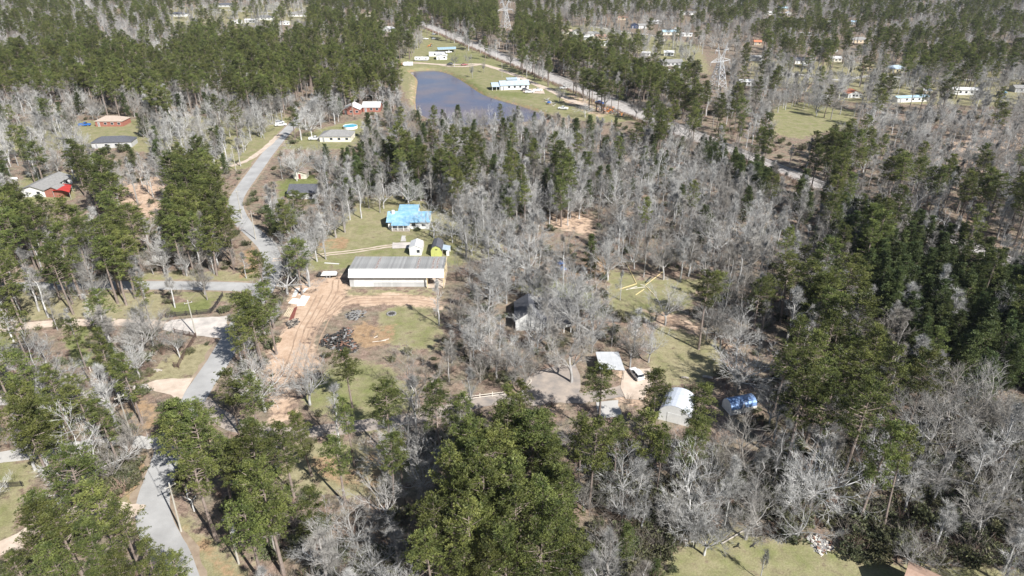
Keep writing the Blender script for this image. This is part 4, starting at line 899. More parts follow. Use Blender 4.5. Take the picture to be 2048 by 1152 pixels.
for k in range(4): lying('plank', 'dark red steel purlin laid out beside the pale planks', 'purlin', (579+k*2.6,641-k*1.2), (589+k*1.6,617-k*1), .22, .14, RP, group='dark red purlins in the sandy yard')
for k, (a, b) in enumerate((((778,678),(757,683)),((772,681),(745,684)),((755,672),(748,676)))): lying('cut_board', ('pale board at the ochre dirt edge', 'longer pale board on the ochre dirt', 'small pale board on the ochre dirt')[k], 'board', a, b, .2, .06, PALEW)
def heap(name, label, poly, n, mats, hmax, seed, size=(.4,1.8)):
    P = pts(poly); c = sum(P, Vector()) / len(P); rnd = random.Random(seed); mb = MB(); W = [(p.x,p.y) for p in P]; k = 0
    xs = [p[0] for p in W]; ys = [p[1] for p in W]
    while k < n:
        x, y = rnd.uniform(min(xs),max(xs)), rnd.uniform(min(ys),max(ys))
        if not inside(W, np.array([x]), np.array([y]))[0]: continue
        f = min(1, segdist(W, np.array([x]), np.array([y]))[0] / 2.2); z = rnd.uniform(0, hmax) * f
        th = rnd.uniform(0,6.28); L = rnd.uniform(*size); d = Vector((math.cos(th), math.sin(th), rnd.uniform(-.35,.35))) * L/2
        p = Vector((x-c.x, y-c.y, z+.08)); mb.bar(p-d, p+d, rnd.uniform(.08,.5), rnd.uniform(.04,.14), rnd.randrange(len(mats))); k += 1
    FOOT.append((c.x, c.y, 4)); return tag(mb.build(name, mats, None, loc=(c.x,c.y,0)), label, 'debris', kind='stuff')
CH = [mat('charred_wood', (.03,.028,.027), (.07,.065,.06), rough=.9), mat('ash_grey', (.20,.195,.19), (.32,.31,.30), rough=.9), mat('scrap_brown', (.16,.085,.06), (.24,.14,.10), rough=.9), STEEL]
heap('debris_heap', 'dark heap of burnt boards and scrap in the sandy yard', [(640,690),(650,672),(672,668),(690,656),(705,660),(700,675),(714,690),(712,705),(690,708),(665,700)], 420, [CH[0],CH[0],CH[1],CH[2],CH[0]], 1.3, 3)
heap('ash_patch', 'flat dark scatter of ash and burnt sticks above the debris heap', [(690,628),(705,620),(732,622),(728,634),(712,640),(695,640)], 120, [CH[0],CH[1],CH[1]], .12, 5, (.3,1.4))
heap('branch_pile', 'low dark pile of sticks on the left of the sandy yard', [(575,645),(590,640),(598,645),(585,655),(576,654)], 90, [CH[0], WOOD], .35, 6, (.6,2.2))
heap('rubble_pile', 'rubble and timber pile at the lower lawn edge', [(1614,1072),(1640,1075),(1664,1092),(1660,1098),(1640,1110),(1625,1088)], 160, [CONC, CH[2], PALEW, CH[1]], .6, 8, (.4,1.6))
heap('scrap_rows', 'rows of rusty scrap and timber below the railway bank', [(1190,213),(1215,216),(1250,228),(1246,235),(1210,224),(1195,220)], 160, [CH[2], PAINT['orange'], CH[0], STEEL], .8, 9, (.8,3))
heap('lumber_pile', 'grey lumber and pipes laid by the pond gravel drive', [(1086,200),(1094,198),(1112,208),(1106,213)], 40, [WOOD, STEEL, PALEW], .4, 10, (2,5))
def fire_ring():
    c = at(783, 628); t = thing('fire_ring', 'round black fire ring on the grass of the barn yard', 'fire pit', c); rnd = random.Random(2)
    for k in range(14):
        a = 6.283*k/14; m = MB(); m.tube([(math.cos(a)*1.1, math.sin(a)*1.1, -.05),(math.cos(a)*1.1+rnd.uniform(-.05,.05), math.sin(a)*1.1, .32)],[.24,.17],6); m.build('stone', CH[1], t)
    m = MB(); m.tube([(0,0,.01),(0,0,.12)],[1.0,.8],14); m.build('ash', CH[0], t)
fire_ring()
def flatbed():
    c = at(657, 553); t = thing('flatbed_trailer', 'flatbed trailer loaded with white panels left of the barn', 'trailer', c, R(3)); FOOT.append((c.x,c.y+1,3.5))
    m = MB(); m.box(-2.9,2.6,-.9,1.1,.55,.68); m.build('deck', DARKM, t)
    for k in range(5): m = MB(); m.box(-2.0+.12*k,2.45-.05*k,-.85+.1*k,.95-.04*k,.70+.14*k,.80+.14*k); m.build('panel', SHEET if k % 2 else SHEET2, t)
    for x in (-.3,.6):
        for y in (-.95,1.15): wheel(t, x, y, .34)
    m = MB(); m.bar((-2.9,.1,.55),(-4.0,.1,.5),.14); m.build('drawbar', DARKM, t); m = MB(); m.box(-2.85,-2.2,-.8,1.0,.7,1.15); m.build('headboard', CH[0], t)
    lying('metal_sheet', 'long thin pale sheet lying behind the flatbed trailer', 'metal sheet', (649,526), (678,528), .5, .06, SHEET2)
flatbed()
def tank(): 
    c = at(28.5, 361); t = thing('propane_tank', 'white propane tank on the lawn at the left edge', 'tank', c); m = MB(); L = 1.6
    m.tube([(-L,0,.85),(-L+.12,0,.85),(-L+.4,0,.85),(L-.4,0,.85),(L-.12,0,.85),(L,0,.85)],[.05,.35,.52,.52,.35,.05],12); m.build('vessel', PAINT['white'], t, smooth=True)
    for x in (-.9,.9): m = MB(); m.box(x-.1,x+.1,-.35,.35,0,.5); m.build('foot', CONC, t)
    m = MB(); m.tube([(0,0,1.35),(0,0,1.55)],[.2,.18],8); m.build('valve_dome', STEEL, t); FOOT.append((c.x,c.y,2.5))
tank()
def bin_():
    c = at(46, 893); t = thing('wheeled_bin', 'dark blue wheeled bin on the lower left lawn', 'bin', c, R(20)); m = MB()
    loft(m, [[(-.25,-.28,.08),(.25,-.28,.08),(.25,.28,.08),(-.25,.28,.08)],[(-.36,-.38,1.0),(.36,-.38,1.0),(.36,.38,1.0),(-.36,.38,1.0)]]); m.build('body', flat('navy_plastic',(.02,.028,.05),.5), t)
    m = MB(); m.prism([(-.38,-.42,1.0),(-.38,.42,1.0),(-.38,.36,1.12),(-.38,-.3,1.1)],(.76,0,0)); m.build('lid', flat('navy_plastic',(.02,.028,.05)), t)
    for s in (-1,1): m = MB(); m.cyl((s*.3-.04,.3,.13),.13,.08,10,'x'); m.build('wheel', TYRE, t)
bin_()
def round_pool(px, py, r, label):
    c = at(px, py); t = thing('swimming_pool', label, 'pool', c); FOOT.append((c.x,c.y,r+1)); m = MB(); n = 24
    m.tube([(0,0,0),(0,0,1.15)],[r,r],n,cap=False); m.build('pool_wall', PAINT['white'], t); m = MB(); m.tube([(0,0,1.0),(0,0,1.02)],[r*.98,r*.98],n); m.build('water', flat('pool_water',(.09,.42,.58),.1), t)
    m = MB(); ps = [(r*math.cos(6.283*k/n), r*math.sin(6.283*k/n), 1.18) for k in range(n+1)]; m.tube(ps,[.1]*(n+1),5,cap=False); m.build('rim', TRIM, t)
round_pool(701, 256, 3.6, 'round blue swimming pool beside the grey-brown roofed house'); round_pool(1667, 103, 3.2, 'small turquoise pool in the eastern woods'); CLEAR_HOUSES.append([(692,248),(710,248),(710,258),(692,258)])
def play(px, py, label, col):
    c = at(px, py); t = thing('play_set', label, 'play set', c, .4); m = MB()
    m.prism([(-1.1,-.8,1.1),(1.1,-.8,1.1),(0,-.8,1.9)],(0,1.6,0)); m.build('canopy', PAINT[col], t)
    for x in (-.9,.9):
        for y in (-.7,.7): m = MB(); m.box(x-.05,x+.05,y-.05,y+.05,0,1.15); m.build('post', PAINT['red'], t)
play(1126, 545, 'small blue-roofed play frame under the wide bare oak', 'blue'); play(1122, 533, 'second small blue play frame behind the first', 'blue'); play(1098, 209, 'blue tarp tent in the yard by the gravel drive', 'blue')
for (a, b, l, w, lb) in ((1370,757,1.6,.5,'short grey log lying on the open lawn'), (1415,757,2.2,.7,'pale stump log near the lawn edge'), (1482,1066,9,.25,'long fallen branch at the top of the lower lawn'), (316,742,2.0,.5,'pale cut log beside the broken fence'), (310,744,1.5,.5,'shorter cut log beside the broken fence')):
    c = at(a, b); m = MB(); m.tube([(-l/2,0,w/2),(0,.05,w/2+.03),(l/2,-.1,w/2)],[w/2,w*.48,w*.4],8); tag(m.build('fallen_log', mat('grey_log', (.34,.30,.265), (.48,.44,.39), rough=.9, scale=2), None, loc=c, rz=a*.37 % 1.2 - .6), lb, 'log')
def bird():
    c = at(1505, 1092, 2.0); m = MB()
    m.tube([(-.32,0,0),(-.2,0,.01),(0,0,.03),(.18,0,.03),(.27,0,.05),(.36,0,.03)],[.03,.07,.11,.08,.055,.01],7)
    for s in (-1,1): m.add([(.16,s*.07,.05),(.20,s*.45,.22),(.06,s*.86,.27),(-.10,s*.80,.25),(-.12,s*.40,.18),(-.14,s*.07,.04),(.0,s*.4,.23),(0,s*.07,.08)],[(0,1,6,7),(1,2,3,6),(6,3,4),(7,6,4,5),(0,5,4,1),(1,4,3,2)])
    m.add([(-.28,-.05,0),(-.5,-.13,0),(-.5,.13,0),(-.28,.05,0),(-.4,0,.03)],[(0,1,4),(1,2,4),(2,3,4),(3,0,4),(0,3,2,1)])
    tag(m.build('bird', flat('dark_feathers',(.02,.018,.017),.7), None, loc=c, rz=2.2), 'black bird with spread wings gliding low over the lower lawn', 'bird')
bird()
# round evergreen shrubs and dead snags standing by themselves come with the trees
# ================================================================== TREES
M_BARK = mat('pine_bark', (.16,.125,.105), (.27,.22,.19), rough=.95, scale=1.5, rnd=.2)
M_NEEDLE = leafmat('pine_needles', (.054,.072,.024), (.188,.208,.060), .013, .36, .6)
M_NEEDLE2 = leafmat('young_pine_needles', (.044,.066,.027), (.122,.148,.050), .012, .3, .6)
M_LIMB = mat('bare_bark', (.27,.262,.25), (.58,.575,.565), rough=.9, scale=.8, rnd=.3, contrast=1.2, alt=(.20,.17,.145))
M_TWIG = mat('bare_twigs', (.25,.245,.232), (.45,.443,.427), rough=.9, scale=.35, rnd=.36, alt=(.21,.185,.155))
M_SHRUB = leafmat('shrub_leaves', (.072,.082,.042), (.17,.172,.088), .03, .35, .8, .15)
M_BRUSH = mat('brush_twigs', (.14,.115,.095), (.30,.27,.235), rough=.95, scale=.5, rnd=.35)

def tuft(mb, c, rc, n, rnd, up=0.5, w=0.2, mi=0):
    vs = []; fs = []
    for k in range(n):
        th = rnd.uniform(0, 2*math.pi); zc = rnd.uniform(-0.35, 1.0)
        s = math.sqrt(max(0, 1 - zc*zc)); d = Vector((s*math.cos(th), s*math.sin(th), zc * .8 + up*.2)); 
        a = c + d * rc * rnd.uniform(.05, .45); L = rc * rnd.uniform(.55, 1.0)
        q = Vector((rnd.gauss(0,1), rnd.gauss(0,1), rnd.gauss(0,.6))); sd_ = d.cross(q)
        if sd_.length < 1e-3: continue
        sd_.normalize(); sd_ *= w * rc * rnd.uniform(.7, 1.3); m = a + d * L * .45
        o = len(vs); vs += [a, m + sd_, a + d * L, m - sd_]; fs.append((o, o+1, o+2, o+3))
    mb.add(vs, fs, mi)

def make_pine(seed, h=20, cb=.5, rmax=3.6, conic=False, dens=1.0):
    rnd = random.Random(seed); tr = MB(); cr = MB()
    bx, by = rnd.uniform(-.9,.9), rnd.uniform(-.9,.9)
    axis = lambda z: Vector((bx * math.sin(z/h*2.2) * .6, by * (z/h)**1.5 * .8, z))
    n = 9; r0 = .016 * h
    tr.tube([axis(h*i/n) - Vector((0,0,.3 if i == 0 else 0)) for i in range(n+1)], [r0 * (1.15 if i == 0 else 1) * (1 - .88*i/n) for i in range(n+1)], 7)
    zb = cb * h; z = zb; hole = rnd.uniform(0, 6.28)
    while z < h * .985:
        t = (z - zb) / (h - zb)
        shape = (1 - t)**.8 * min(1, .45 + t*3) if conic else (1 - t**1.7)**.62 * (.45 + .55 * min(1, t / .28))
        for k in range(rnd.choice((2,3,3,4)) if not conic else 4):
            az = rnd.uniform(0, 6.28)
            if not conic and t < .5 and abs((az - hole + 3.14) % 6.28 - 3.14) < .6 and rnd.random() < .7: continue
            L = rmax * shape * rnd.uniform(.6, 1.15) + .35
            el = R(-8 + 52 * t + rnd.uniform(-12, 14))
            d = Vector((math.cos(az)*math.cos(el), math.sin(az)*math.cos(el), math.sin(el)))
            a = axis(z); b = a + d * L + Vector((0,0,.10*L))
            mid = a.lerp(b, .5) + Vector((0,0,-.05*L))
            if L > .8: tr.tube([a, mid, b], [.014*L + .025, .01*L + .015, .012], 3, cap=False)
            m = max(3, int((3.0 + L * 4.4) * dens))
            for q in range(m):
                f = rnd.uniform(.38, 1.04) if not conic else rnd.uniform(.25, 1.02)
                off = Vector((rnd.gauss(0,1), rnd.gauss(0,1), rnd.gauss(.15,.5))) * (.20 * L * (1.15 - f) + .22)
                tuft(cr, a.lerp(b, f) + off, rnd.uniform(.26, .50), 14 if not conic else 11, rnd, w=.14)
        z += rnd.uniform(.42, .72) * (1 if not conic else .85)
    for q in range(5): tuft(cr, axis(h) + Vector((rnd.gauss(0,.3), rnd.gauss(0,.3), rnd.uniform(-.7,.1))), .6, 12, rnd)
    return tr, cr

def make_bare(seed, h=14, spread=5.0, form='oak', twig=1.0):
    rnd = random.Random(seed); tr = MB(); cr = MB()
    def perp(d):
        q = Vector((rnd.gauss(0,1), rnd.gauss(0,1), rnd.gauss(0,1))); q = q - d * q.dot(d)
        return q.normalized() if q.length > 1e-3 else Vector((1,0,0))
    def branch(p, d, L, r, lev):
        n = (5, 4, 3, 2)[lev] if lev < 4 else 1
        P = [p]; q = d.copy()
        for i in range(n):
            q = (q + perp(q) * (.22, .25, .25, .2)[min(lev,3)] + Vector((0,0,(.05,.09,.10,.10)[min(lev,3)]))).normalized()
            P.append(P[-1] + q * L / n)
        rad = [max(.008, r * (1 - .8 * i / n)) for i in range(n + 1)]
        (tr if lev == 0 else cr).tube(P, rad, (6,5,4,3)[min(lev,3)], cap=False, mi=0 if lev < 2 else 1)
        pos = lambda f: (lambda s, i: P[i].lerp(P[i+1], s - i))(min(f * n, n - 1e-4), int(min(f * n, n - 1e-4)))
        if lev >= 3:
            for k in range(int(rnd.choice((4,5,6,7)) * twig)):
                f = rnd.uniform(.15, 1.0); a = pos(f); dd = (q + perp(q) * rnd.uniform(.4, 1.0) + Vector((0,0,.18))).normalized()
                cr.cone(a, a + dd * rnd.uniform(.45, 1.0) * (.5 + .05*h), .016, 3, 1)
            return
        cnt = (0, rnd.randint(6,8), rnd.randint(5,7))[lev] if lev else 0
        for k in range(cnt):
            f = .22 + .78 * (k + rnd.random()) / cnt
            a = pos(f); dd = (q + perp(q) * rnd.uniform(.6, 1.15)).normalized()
            branch(a, dd, L * rnd.uniform(.36, .58) * (1.15 - .4*f), max(.012, r * .5 * (1.1 - .5*f)), lev + 1)
        branch(P[-1], (q + perp(q) * .3).normalized(), L * .38, rad[-1], lev + 1)
    r0 = .013 * h + .05
    if form == 'oak':
        fork = h * rnd.uniform(.2, .3); lean = perp(Vector((0,0,1))) * .08
        top = Vector((0,0,fork)) + lean * fork
        tr.tube([Vector((0,0,-.3)), Vector((0,0,fork*.4)), top, top + Vector((0,0,.3))], [r0*1.25, r0, r0*.85, r0*.5], 7)
        n = rnd.randint(6, 8); a0 = rnd.uniform(0, 6.28)
        for k in range(n):
            az = a0 + 6.283 * k / n + rnd.uniform(-.35,.35); el = R(rnd.uniform(28, 62))
            if k == 0: el = R(82)
            d = Vector((math.cos(az)*math.cos(el), math.sin(az)*math.cos(el), math.sin(el)))
            L = min(spread / max(.25, math.cos(el)), (h - fork) / max(.35, math.sin(el)) ) * rnd.uniform(.62, .82)
            branch(top - Vector((0,0,rnd.uniform(0, fork*.25))), d, L, r0 * .55, 1)
    else:
        n = 8; wob = [Vector((rnd.gauss(0,.22), rnd.gauss(0,.22), 0)) * (i / n) for i in range(n + 1)]
        P = [Vector((0,0,h*.9*i/n - (.3 if i == 0 else 0))) + wob[i] for i in range(n+1)]
        tr.tube(P, [r0 * (1.1 - i/n) + .012 for i in range(n+1)], 6, cap=False)
        m = int(h * 1.25)
        for k in range(m):
            t = .3 + .7 * (k + rnd.random()) / m; z = t * n; i = min(int(z), n-1); a = P[i].lerp(P[i+1], z - i)
            az = rnd.uniform(0, 6.28); el = R(rnd.uniform(35, 65))
            d = Vector((math.cos(az)*math.cos(el), math.sin(az)*math.cos(el), math.sin(el)))
            branch(a, d, spread * (1.12 - t)**.6 * rnd.uniform(.7, 1.15), r0 * .4 * (1.15 - t), 2 if rnd.random() < .6 else 1)
    return tr, cr

def make_shrub(seed, leafy=True, r=1.2):
    rnd = random.Random(seed); mb = MB()
    for k in range(14 if leafy else 22):
        az = rnd.uniform(0, 6.28); el = R(rnd.uniform(30, 85)); L = r * rnd.uniform(.7, 1.4)
        d = Vector((math.cos(az)*math.cos(el), math.sin(az)*math.cos(el), math.sin(el))); e = d * L
        mb.cone((0,0,-.1), e, .03, 3, 1)
        for q in range(4):
            p = e * rnd.uniform(.4, 1); mb.cone(p, p + (d + Vector((rnd.gauss(0,.6), rnd.gauss(0,.6), rnd.uniform(0,.6)))) * .45 * r, .018, 3, 1)
        if leafy:
            for q in range(7): tuft(mb, e * rnd.uniform(.4, 1.05) + Vector((rnd.gauss(0,.25), rnd.gauss(0,.25), rnd.gauss(0,.12))), .22 * r, 9, rnd, w=.26)
    return mb

PINES = [make_pine(11, 20, .50, 3.7), make_pine(12, 20, .56, 3.3), make_pine(13, 20, .44, 4.1), make_pine(14, 20, .60, 3.5, dens=.85), make_pine(15, 20, .40, 3.5), make_pine(16, 20, .52, 4.3, dens=1.05)]
YOUNG = [make_pine(21, 12, .16, 2.6, True), make_pine(22, 12, .2, 2.3, True), make_pine(23, 12, .12, 2.9, True)]
BARES = [make_bare(31, 14, 6.2, 'oak'), make_bare(32, 14, 5.4, 'oak'), make_bare(33, 14, 6.8, 'oak'), make_bare(34, 14, 4.8, 'oak'),
         make_bare(35, 14, 3.1, 'up'), make_bare(36, 14, 3.6, 'up'), make_bare(37, 14, 2.7, 'up')]
KINDS = {
 'pine': ([(t.mesh('pine_trunk', M_BARK), c.mesh('pine_crown', M_NEEDLE)) for t, c in PINES], 20, PINES, [M_BARK, M_NEEDLE]),
 'young': ([(t.mesh('young_pine_trunk', M_BARK), c.mesh('young_pine_crown', M_NEEDLE2)) for t, c in YOUNG], 12, YOUNG, [M_BARK, M_NEEDLE2]),
 'bare': ([(t.mesh('bare_trunk', M_LIMB), c.mesh('bare_crown', [M_LIMB, M_TWIG])) for t, c in BARES], 14, BARES, None),
}
OAK, UP = (0,1,2,3), (4,5,6)

# ------------------------------------------------------------------ where they stand (survey of the picture: crowns as they appear)
# zone text, polygon, share of pines, bare trees, young pines, brush
ZONES = [
 ('in the mixed far woods', [(-3000,-400),(5000,-400),(5000,60),(-3000,60)], 0.24,0.75,0,0),
 ('in the woods beyond the houses', [(-3000,-400),(300,-400),(330,50),(200,55),(100,60),(-3000,95)], 0.26,0.72,0,0),
 ('around the far houses', [(330,-10),(640,-10),(640,45),(330,55)], .1,.4,0,0),
 ('in the far pine wood', [(640,-60),(1000,-60),(1000,10),(850,40),(790,60),(600,62)], 0.5,0.45,0,0),
 ('in the wide pine belt', [(-400,110),(0,95),(100,75),(200,60),(300,82),(420,60),(560,66),(680,58),(760,50),(805,60),(803,150),(740,172),(640,182),(560,190),(420,180),(300,165),(150,172),(-400,180)], 0.64,0.35,0,0.1),
 ('in the pine belt gap', [(70,110),(175,112),(180,140),(80,135)], .2,.8,0,.1), ('in the pine belt gap', [(190,60),(330,66),(360,85),(220,82)], .15,.8,0,.1),
 ('among the lawns', [(-400,170),(300,165),(560,190),(640,182),(640,250),(500,300),(350,320),(-400,330)], .05,.62,.04,.25),
 ('beside the long lawn', [(-400,300),(470,300),(450,400),(200,410),(0,370),(-400,380)], .06,.7,.03,.3),
 ('in the pine wood north of the side road', [(-300,400),(40,395),(100,395),(150,392),(165,365),(205,350),(240,400),(300,395),(330,350),(345,325),(370,300),(410,300),(455,350),(470,390),(478,450),(440,472),(420,490),(330,480),(300,510),(240,540),(180,555),(-300,565)], 0.72,0.4,0,0.4),
 ('in the bare clearing by the pines', [(215,370),(335,355),(325,440),(290,450),(240,400)], .03,.6,0,.3),
 ('along the side road', [(300,478),(520,478),(520,556),(180,556),(240,540)], .05,.75,0,.6),
 ('by the small cream shed', [(560,200),(800,170),(810,210),(790,330),(780,420),(700,420),(640,480),(560,480),(500,430),(482,395),(530,320),(590,260)], 0.06,0.78,0.03,0.25),
 ('in the pines behind the blue-roofed house', [(680,290),(780,265),(1000,295),(1000,330),(920,330),(905,385),(870,395),(760,380),(690,350)], 0.42,0.6,0.15,0.4),
 ('in the wood between the pond and the barn', [(790,215),(1290,255),(1420,300),(1420,420),(1180,420),(1000,480),(920,480),(910,330),(820,300)], 0.06,0.85,0.12,0.6),
 ('beside the blue-roofed house', [(840,340),(920,380),(930,500),(880,470),(860,420)], 0,0.8,0,0.3),
 ('in the bare wood beyond the yellow beams', [(1000,400),(1180,400),(1420,330),(1600,400),(1640,520),(1500,560),(1400,560),(1180,530),(940,540),(940,480)], 0.015,0.9,0.015,0.4),
 ('in the wood beside the railway', [(1290,255),(1540,340),(1750,475),(2048,560),(2500,700),(2500,760),(2048,620),(1640,540),(1600,410),(1430,310)], 0.12,0.7,0.22,0.6),
 ('in the dense pine strip by the railway', [(1400,280),(1560,345),(1770,430),(2100,540),(2100,640),(1880,560),(1750,480),(1560,390),(1420,320)], 0.25,0.4,0.5,0.3),
 ('across the railway', [(855,-20),(1000,-20),(1180,55),(1330,110),(1430,170),(1560,230),(1720,330),(2100,380),(2600,500),(2600,700),(2048,520),(1900,455),(1700,350),(1500,270),(1330,205),(1100,105),(855,25)], 0.42,0.55,0,0.35),
 ('in the dark pine wall along the railway', [(862,-15),(960,-5),(1080,40),(1200,95),(1330,150),(1420,190),(1400,225),(1330,205),(1200,148),(1100,108),(960,62),(855,25)], 0.8,0.4,0,0.6),
 ('around the far village', [(1010,20),(1400,20),(1560,90),(1560,130),(1420,160),(1330,105),(1180,50)], 0.09,0.6,0,0.1),
 ('in the eastern far woods', [(1560,20),(1780,40),(1900,60),(2500,40),(2500,140),(2048,120),(1870,140),(1750,125),(1640,130),(1560,90)], 0.38,0.6,0,0.1),
 ('around the eastern houses', [(1430,95),(1560,95),(1640,130),(1760,130),(2500,140),(2500,240),(1720,225),(1560,205),(1440,170)], 0.06,0.7,0,0.2),
 ('in the open bare wood on the east', [(1720,225),(2500,220),(2500,420),(2048,380),(1820,330),(1700,280)], 0.06,0.8,0,0.2),
 ('in the young pine plantation', [(1700,500),(1880,500),(2048,540),(2500,620),(2500,760),(2048,745),(1940,760),(1900,700),(1820,640),(1740,580)], 0.02,0.12,0.85,0.4),
 ('west of the plantation', [(1560,520),(1700,510),(1740,580),(1820,640),(1880,690),(1860,790),(1780,850),(1650,700),(1540,600)], 0.36,0.6,0.08,0.5),
 ('in the pines by the arched shelters', [(1545,715),(1640,640),(1730,660),(1800,740),(1790,850),(1700,900),(1560,870)], 0.52,0.35,0,0.5),
 ('in the thicket on the lower right', [(1440,890),(1560,880),(1800,850),(1880,780),(2500,790),(2500,1200),(1960,1110),(1800,1090),(1700,1070),(1600,1040),(1440,1010),(1380,960)], 0.03,0.85,0,1.0),
 ('by the tall leaning pines', [(1680,830),(1860,830),(1880,930),(1720,960)], .45,.5,0,.8),
 ('around the white house', [(900,560),(1040,540),(1200,600),(1290,640),(1300,720),(1180,700),(1060,740),(900,760),(860,680)], 0,0.85,0,0.25),
 ('by the brown clearing', [(1300,620),(1560,600),(1580,700),(1500,760),(1450,700),(1380,650)], 0,0.32,0,0.1),
 ('near the debris heap', [(540,700),(760,700),(900,760),(900,830),(760,860),(540,850)], 0.04,0.36,0,0.04),
 ('along the drive to the white house', [(520,840),(900,820),(930,900),(880,1000),(700,1000),(520,930)], 0.3,0.4,0,0.25),
 ('in the pine grove by the bend', [(330,800),(480,740),(560,800),(660,880),(660,1050),(560,1152),(470,1050),(400,960),(350,900)], 0.62,0.25,0,0.4),
 ('along the lower edge', [(560,1010),(860,990),(900,1160),(600,1300),(520,1200)], .08,.8,0,.7),
 ('in the big pine grove', [(830,830),(980,760),(1100,790),(1260,860),(1260,960),(1190,1020),(1200,1100),(1180,1300),(820,1300),(830,1100),(850,980)], 0.5,0.35,0,0.5),
 ('between the grove and the lawn', [(1190,880),(1430,880),(1440,960),(1390,1060),(1280,1160),(1200,1160),(1190,1020)], .08,.8,0,.9),
 ('in the shade of the big grove', [(1180,820),(1430,800),(1440,880),(1250,890)], .35,.25,0,.3),
 ('west of the main road', [(-300,585),(330,585),(330,640),(260,760),(330,830),(290,900),(-300,900)], 0.3,0.5,0,0.35),
 ('by the lower drive', [(180,840),(300,850),(290,960),(210,1000),(140,920)], .03,.9,0,.7),
 ('in the pine clump by the bend', [(20,985),(70,930),(140,905),(200,960),(260,1000),(330,1090),(360,1160),(330,1400),(-200,1400),(10,1100)], 0.6,0.15,0,0.5),
 ('beside the black board fence', [(330,585),(520,585),(480,650),(450,690),(330,700)], .06,.45,0,.2),
 ('along the west verge', [(455,640),(520,585),(580,590),(560,640),(500,740),(440,780)], .35,.65,0,.6),
]
CLEAR = [
 [(803,108),(850,95),(850,52),(1290,236),(1240,238),(1140,226),(1060,211),(1000,206),(940,206),(900,214),(870,208),(832,206),(808,198),(806,160)],
 [(720,405),(800,400),(900,420),(905,480),(918,505),(918,525),(640,532),(628,505),(650,480),(692,468),(700,430)],
 [(598,560),(640,540),(690,530),(700,508),(897,508),(897,575),(880,600),(884,640),(870,690),(790,668),(740,722),(650,705),(590,760),(548,740),(548,690),(572,650),(560,610)],
 [(285,880),(340,872),(350,960),(340,1000),(345,1100),(380,1152),(345,1152),(300,1100),(278,1050),(296,960)],
 [(345,1000),(420,1010),(470,1100),(500,1152),(380,1152)],
 [(335,640),(450,632),(440,678),(340,670)], [(345,610),(430,590),(450,600),(448,630),(340,640)], [(300,762),(405,755),(378,800),(335,795),(300,785)], [(310,738),(352,730),(390,680),(428,690),(420,750),(310,755)],
 [(175,563),(520,560),(520,580),(175,581)], [(465,402),(475,375),(520,310),(565,262),(580,265),(565,290),(520,360),(490,395),(484,440),(534,478),(545,492),(515,500),(490,470),(468,440)],
 [(1215,520),(1260,515),(1350,535),(1400,560),(1380,590),(1310,602),(1230,602)], [(1310,662),(1360,652),(1440,702),(1450,730),(1400,768),(1330,758),(1302,738),(1300,700)],
 [(1050,748),(1140,738),(1148,780),(1100,802),(1046,800)], [(1185,698),(1246,698),(1256,745),(1190,735)], [(1253,735),(1292,735),(1297,777),(1256,777)], [(1190,800),(1240,800),(1245,830),(1195,835)],
 [(1340,1105),(1420,1060),(1480,1060),(1600,1075),(1700,1110),(1800,1128),(1920,1135),(1980,1160),(1330,1160)],
 [(45,346),(125,346),(150,365),(145,390),(95,392)], [(185,228),(250,228),(250,255),(155,256)], [(0,918),(90,918),(58,960),(40,1010),(0,1060)], [(583,338),(617,338),(617,362),(568,376),(562,360)],
 [(1396,92),(1458,92),(1448,170),(1418,170)], [(1560,212),(1610,206),(1700,226),(1690,242),(1600,270),(1560,262)], [(1562,330),(1655,369),(1652,374),(1556,335)], [(1110,415),(1180,430),(1190,470),(1150,470),(1100,440)],
 [(135,655),(172,657),(170,690),(210,730),(155,732),(138,700)], [(245,380),(330,365),(325,385),(255,400)], [(1028,622),(1070,618),(1072,658),(1030,660)], [(896,495),(945,488),(945,560),(896,565)], [(1318,792),(1390,792),(1392,838),(1322,838)], [(1432,795),(1495,790),(1495,826),(1435,828)],
 [(580,905),(700,960),(790,930),(850,950),(820,975),(700,1000),(600,960)], [(626,850),(720,848),(720,866),(626,868)], [(1290,628),(1390,648),(1380,662),(1300,640)],
 [(640,870),(600,930),(640,970)], [(230,1000),(275,950),(300,960),(280,1020)], [(998,5),(1028,5),(1028,55),(1000,55)], [(180,272),(250,272),(250,290),(180,292)],
 [(940,795),(1040,790),(1040,810),(945,812)], [(560,262),(680,240),(715,250),(700,280),(610,290)],
] + CLEAR_HOUSES
RHO = random.Random(99)
TREES = []   # kind, x, y, height, radius scale, proto, rz, zone, explicit label
def base_ok(x, y, gap=1.0):
    return not blocked(np.array([x]), np.array([y]), gap)[0]
def blocked(x, y, gap=1.0):
    b = np.zeros(x.shape, bool)
    for line, w, mk in ROADW.values(): b |= segdist([(p.x, p.y) for p in line], x, y, False) < w / 2 + gap
    for P, mk in PATCHW.values(): b |= inside([(p.x, p.y) for p in P], x, y)
    P = [(p.x, p.y) for p in POND]; b |= inside(P, x, y) | (segdist(P, x, y) < 3)
    s = (x - RAIL_A.x) * rn.x + (y - RAIL_A.y) * rn.y; b |= (s > np.where(x > 95, -6, -11.5)) & (s < 5.0)
    for fx, fy, fr in FOOT: b |= np.hypot(x - fx, y - fy) < fr
    return b
def pproj(x, y, z):
    d = y * math.cos(PITCH) - (z - CAM_H) * math.sin(PITCH); v = y * math.sin(PITCH) + (z - CAM_H) * math.cos(PITCH)
    return 1024 + FPX * x / d, 576 - FPX * v / d, FPX / d
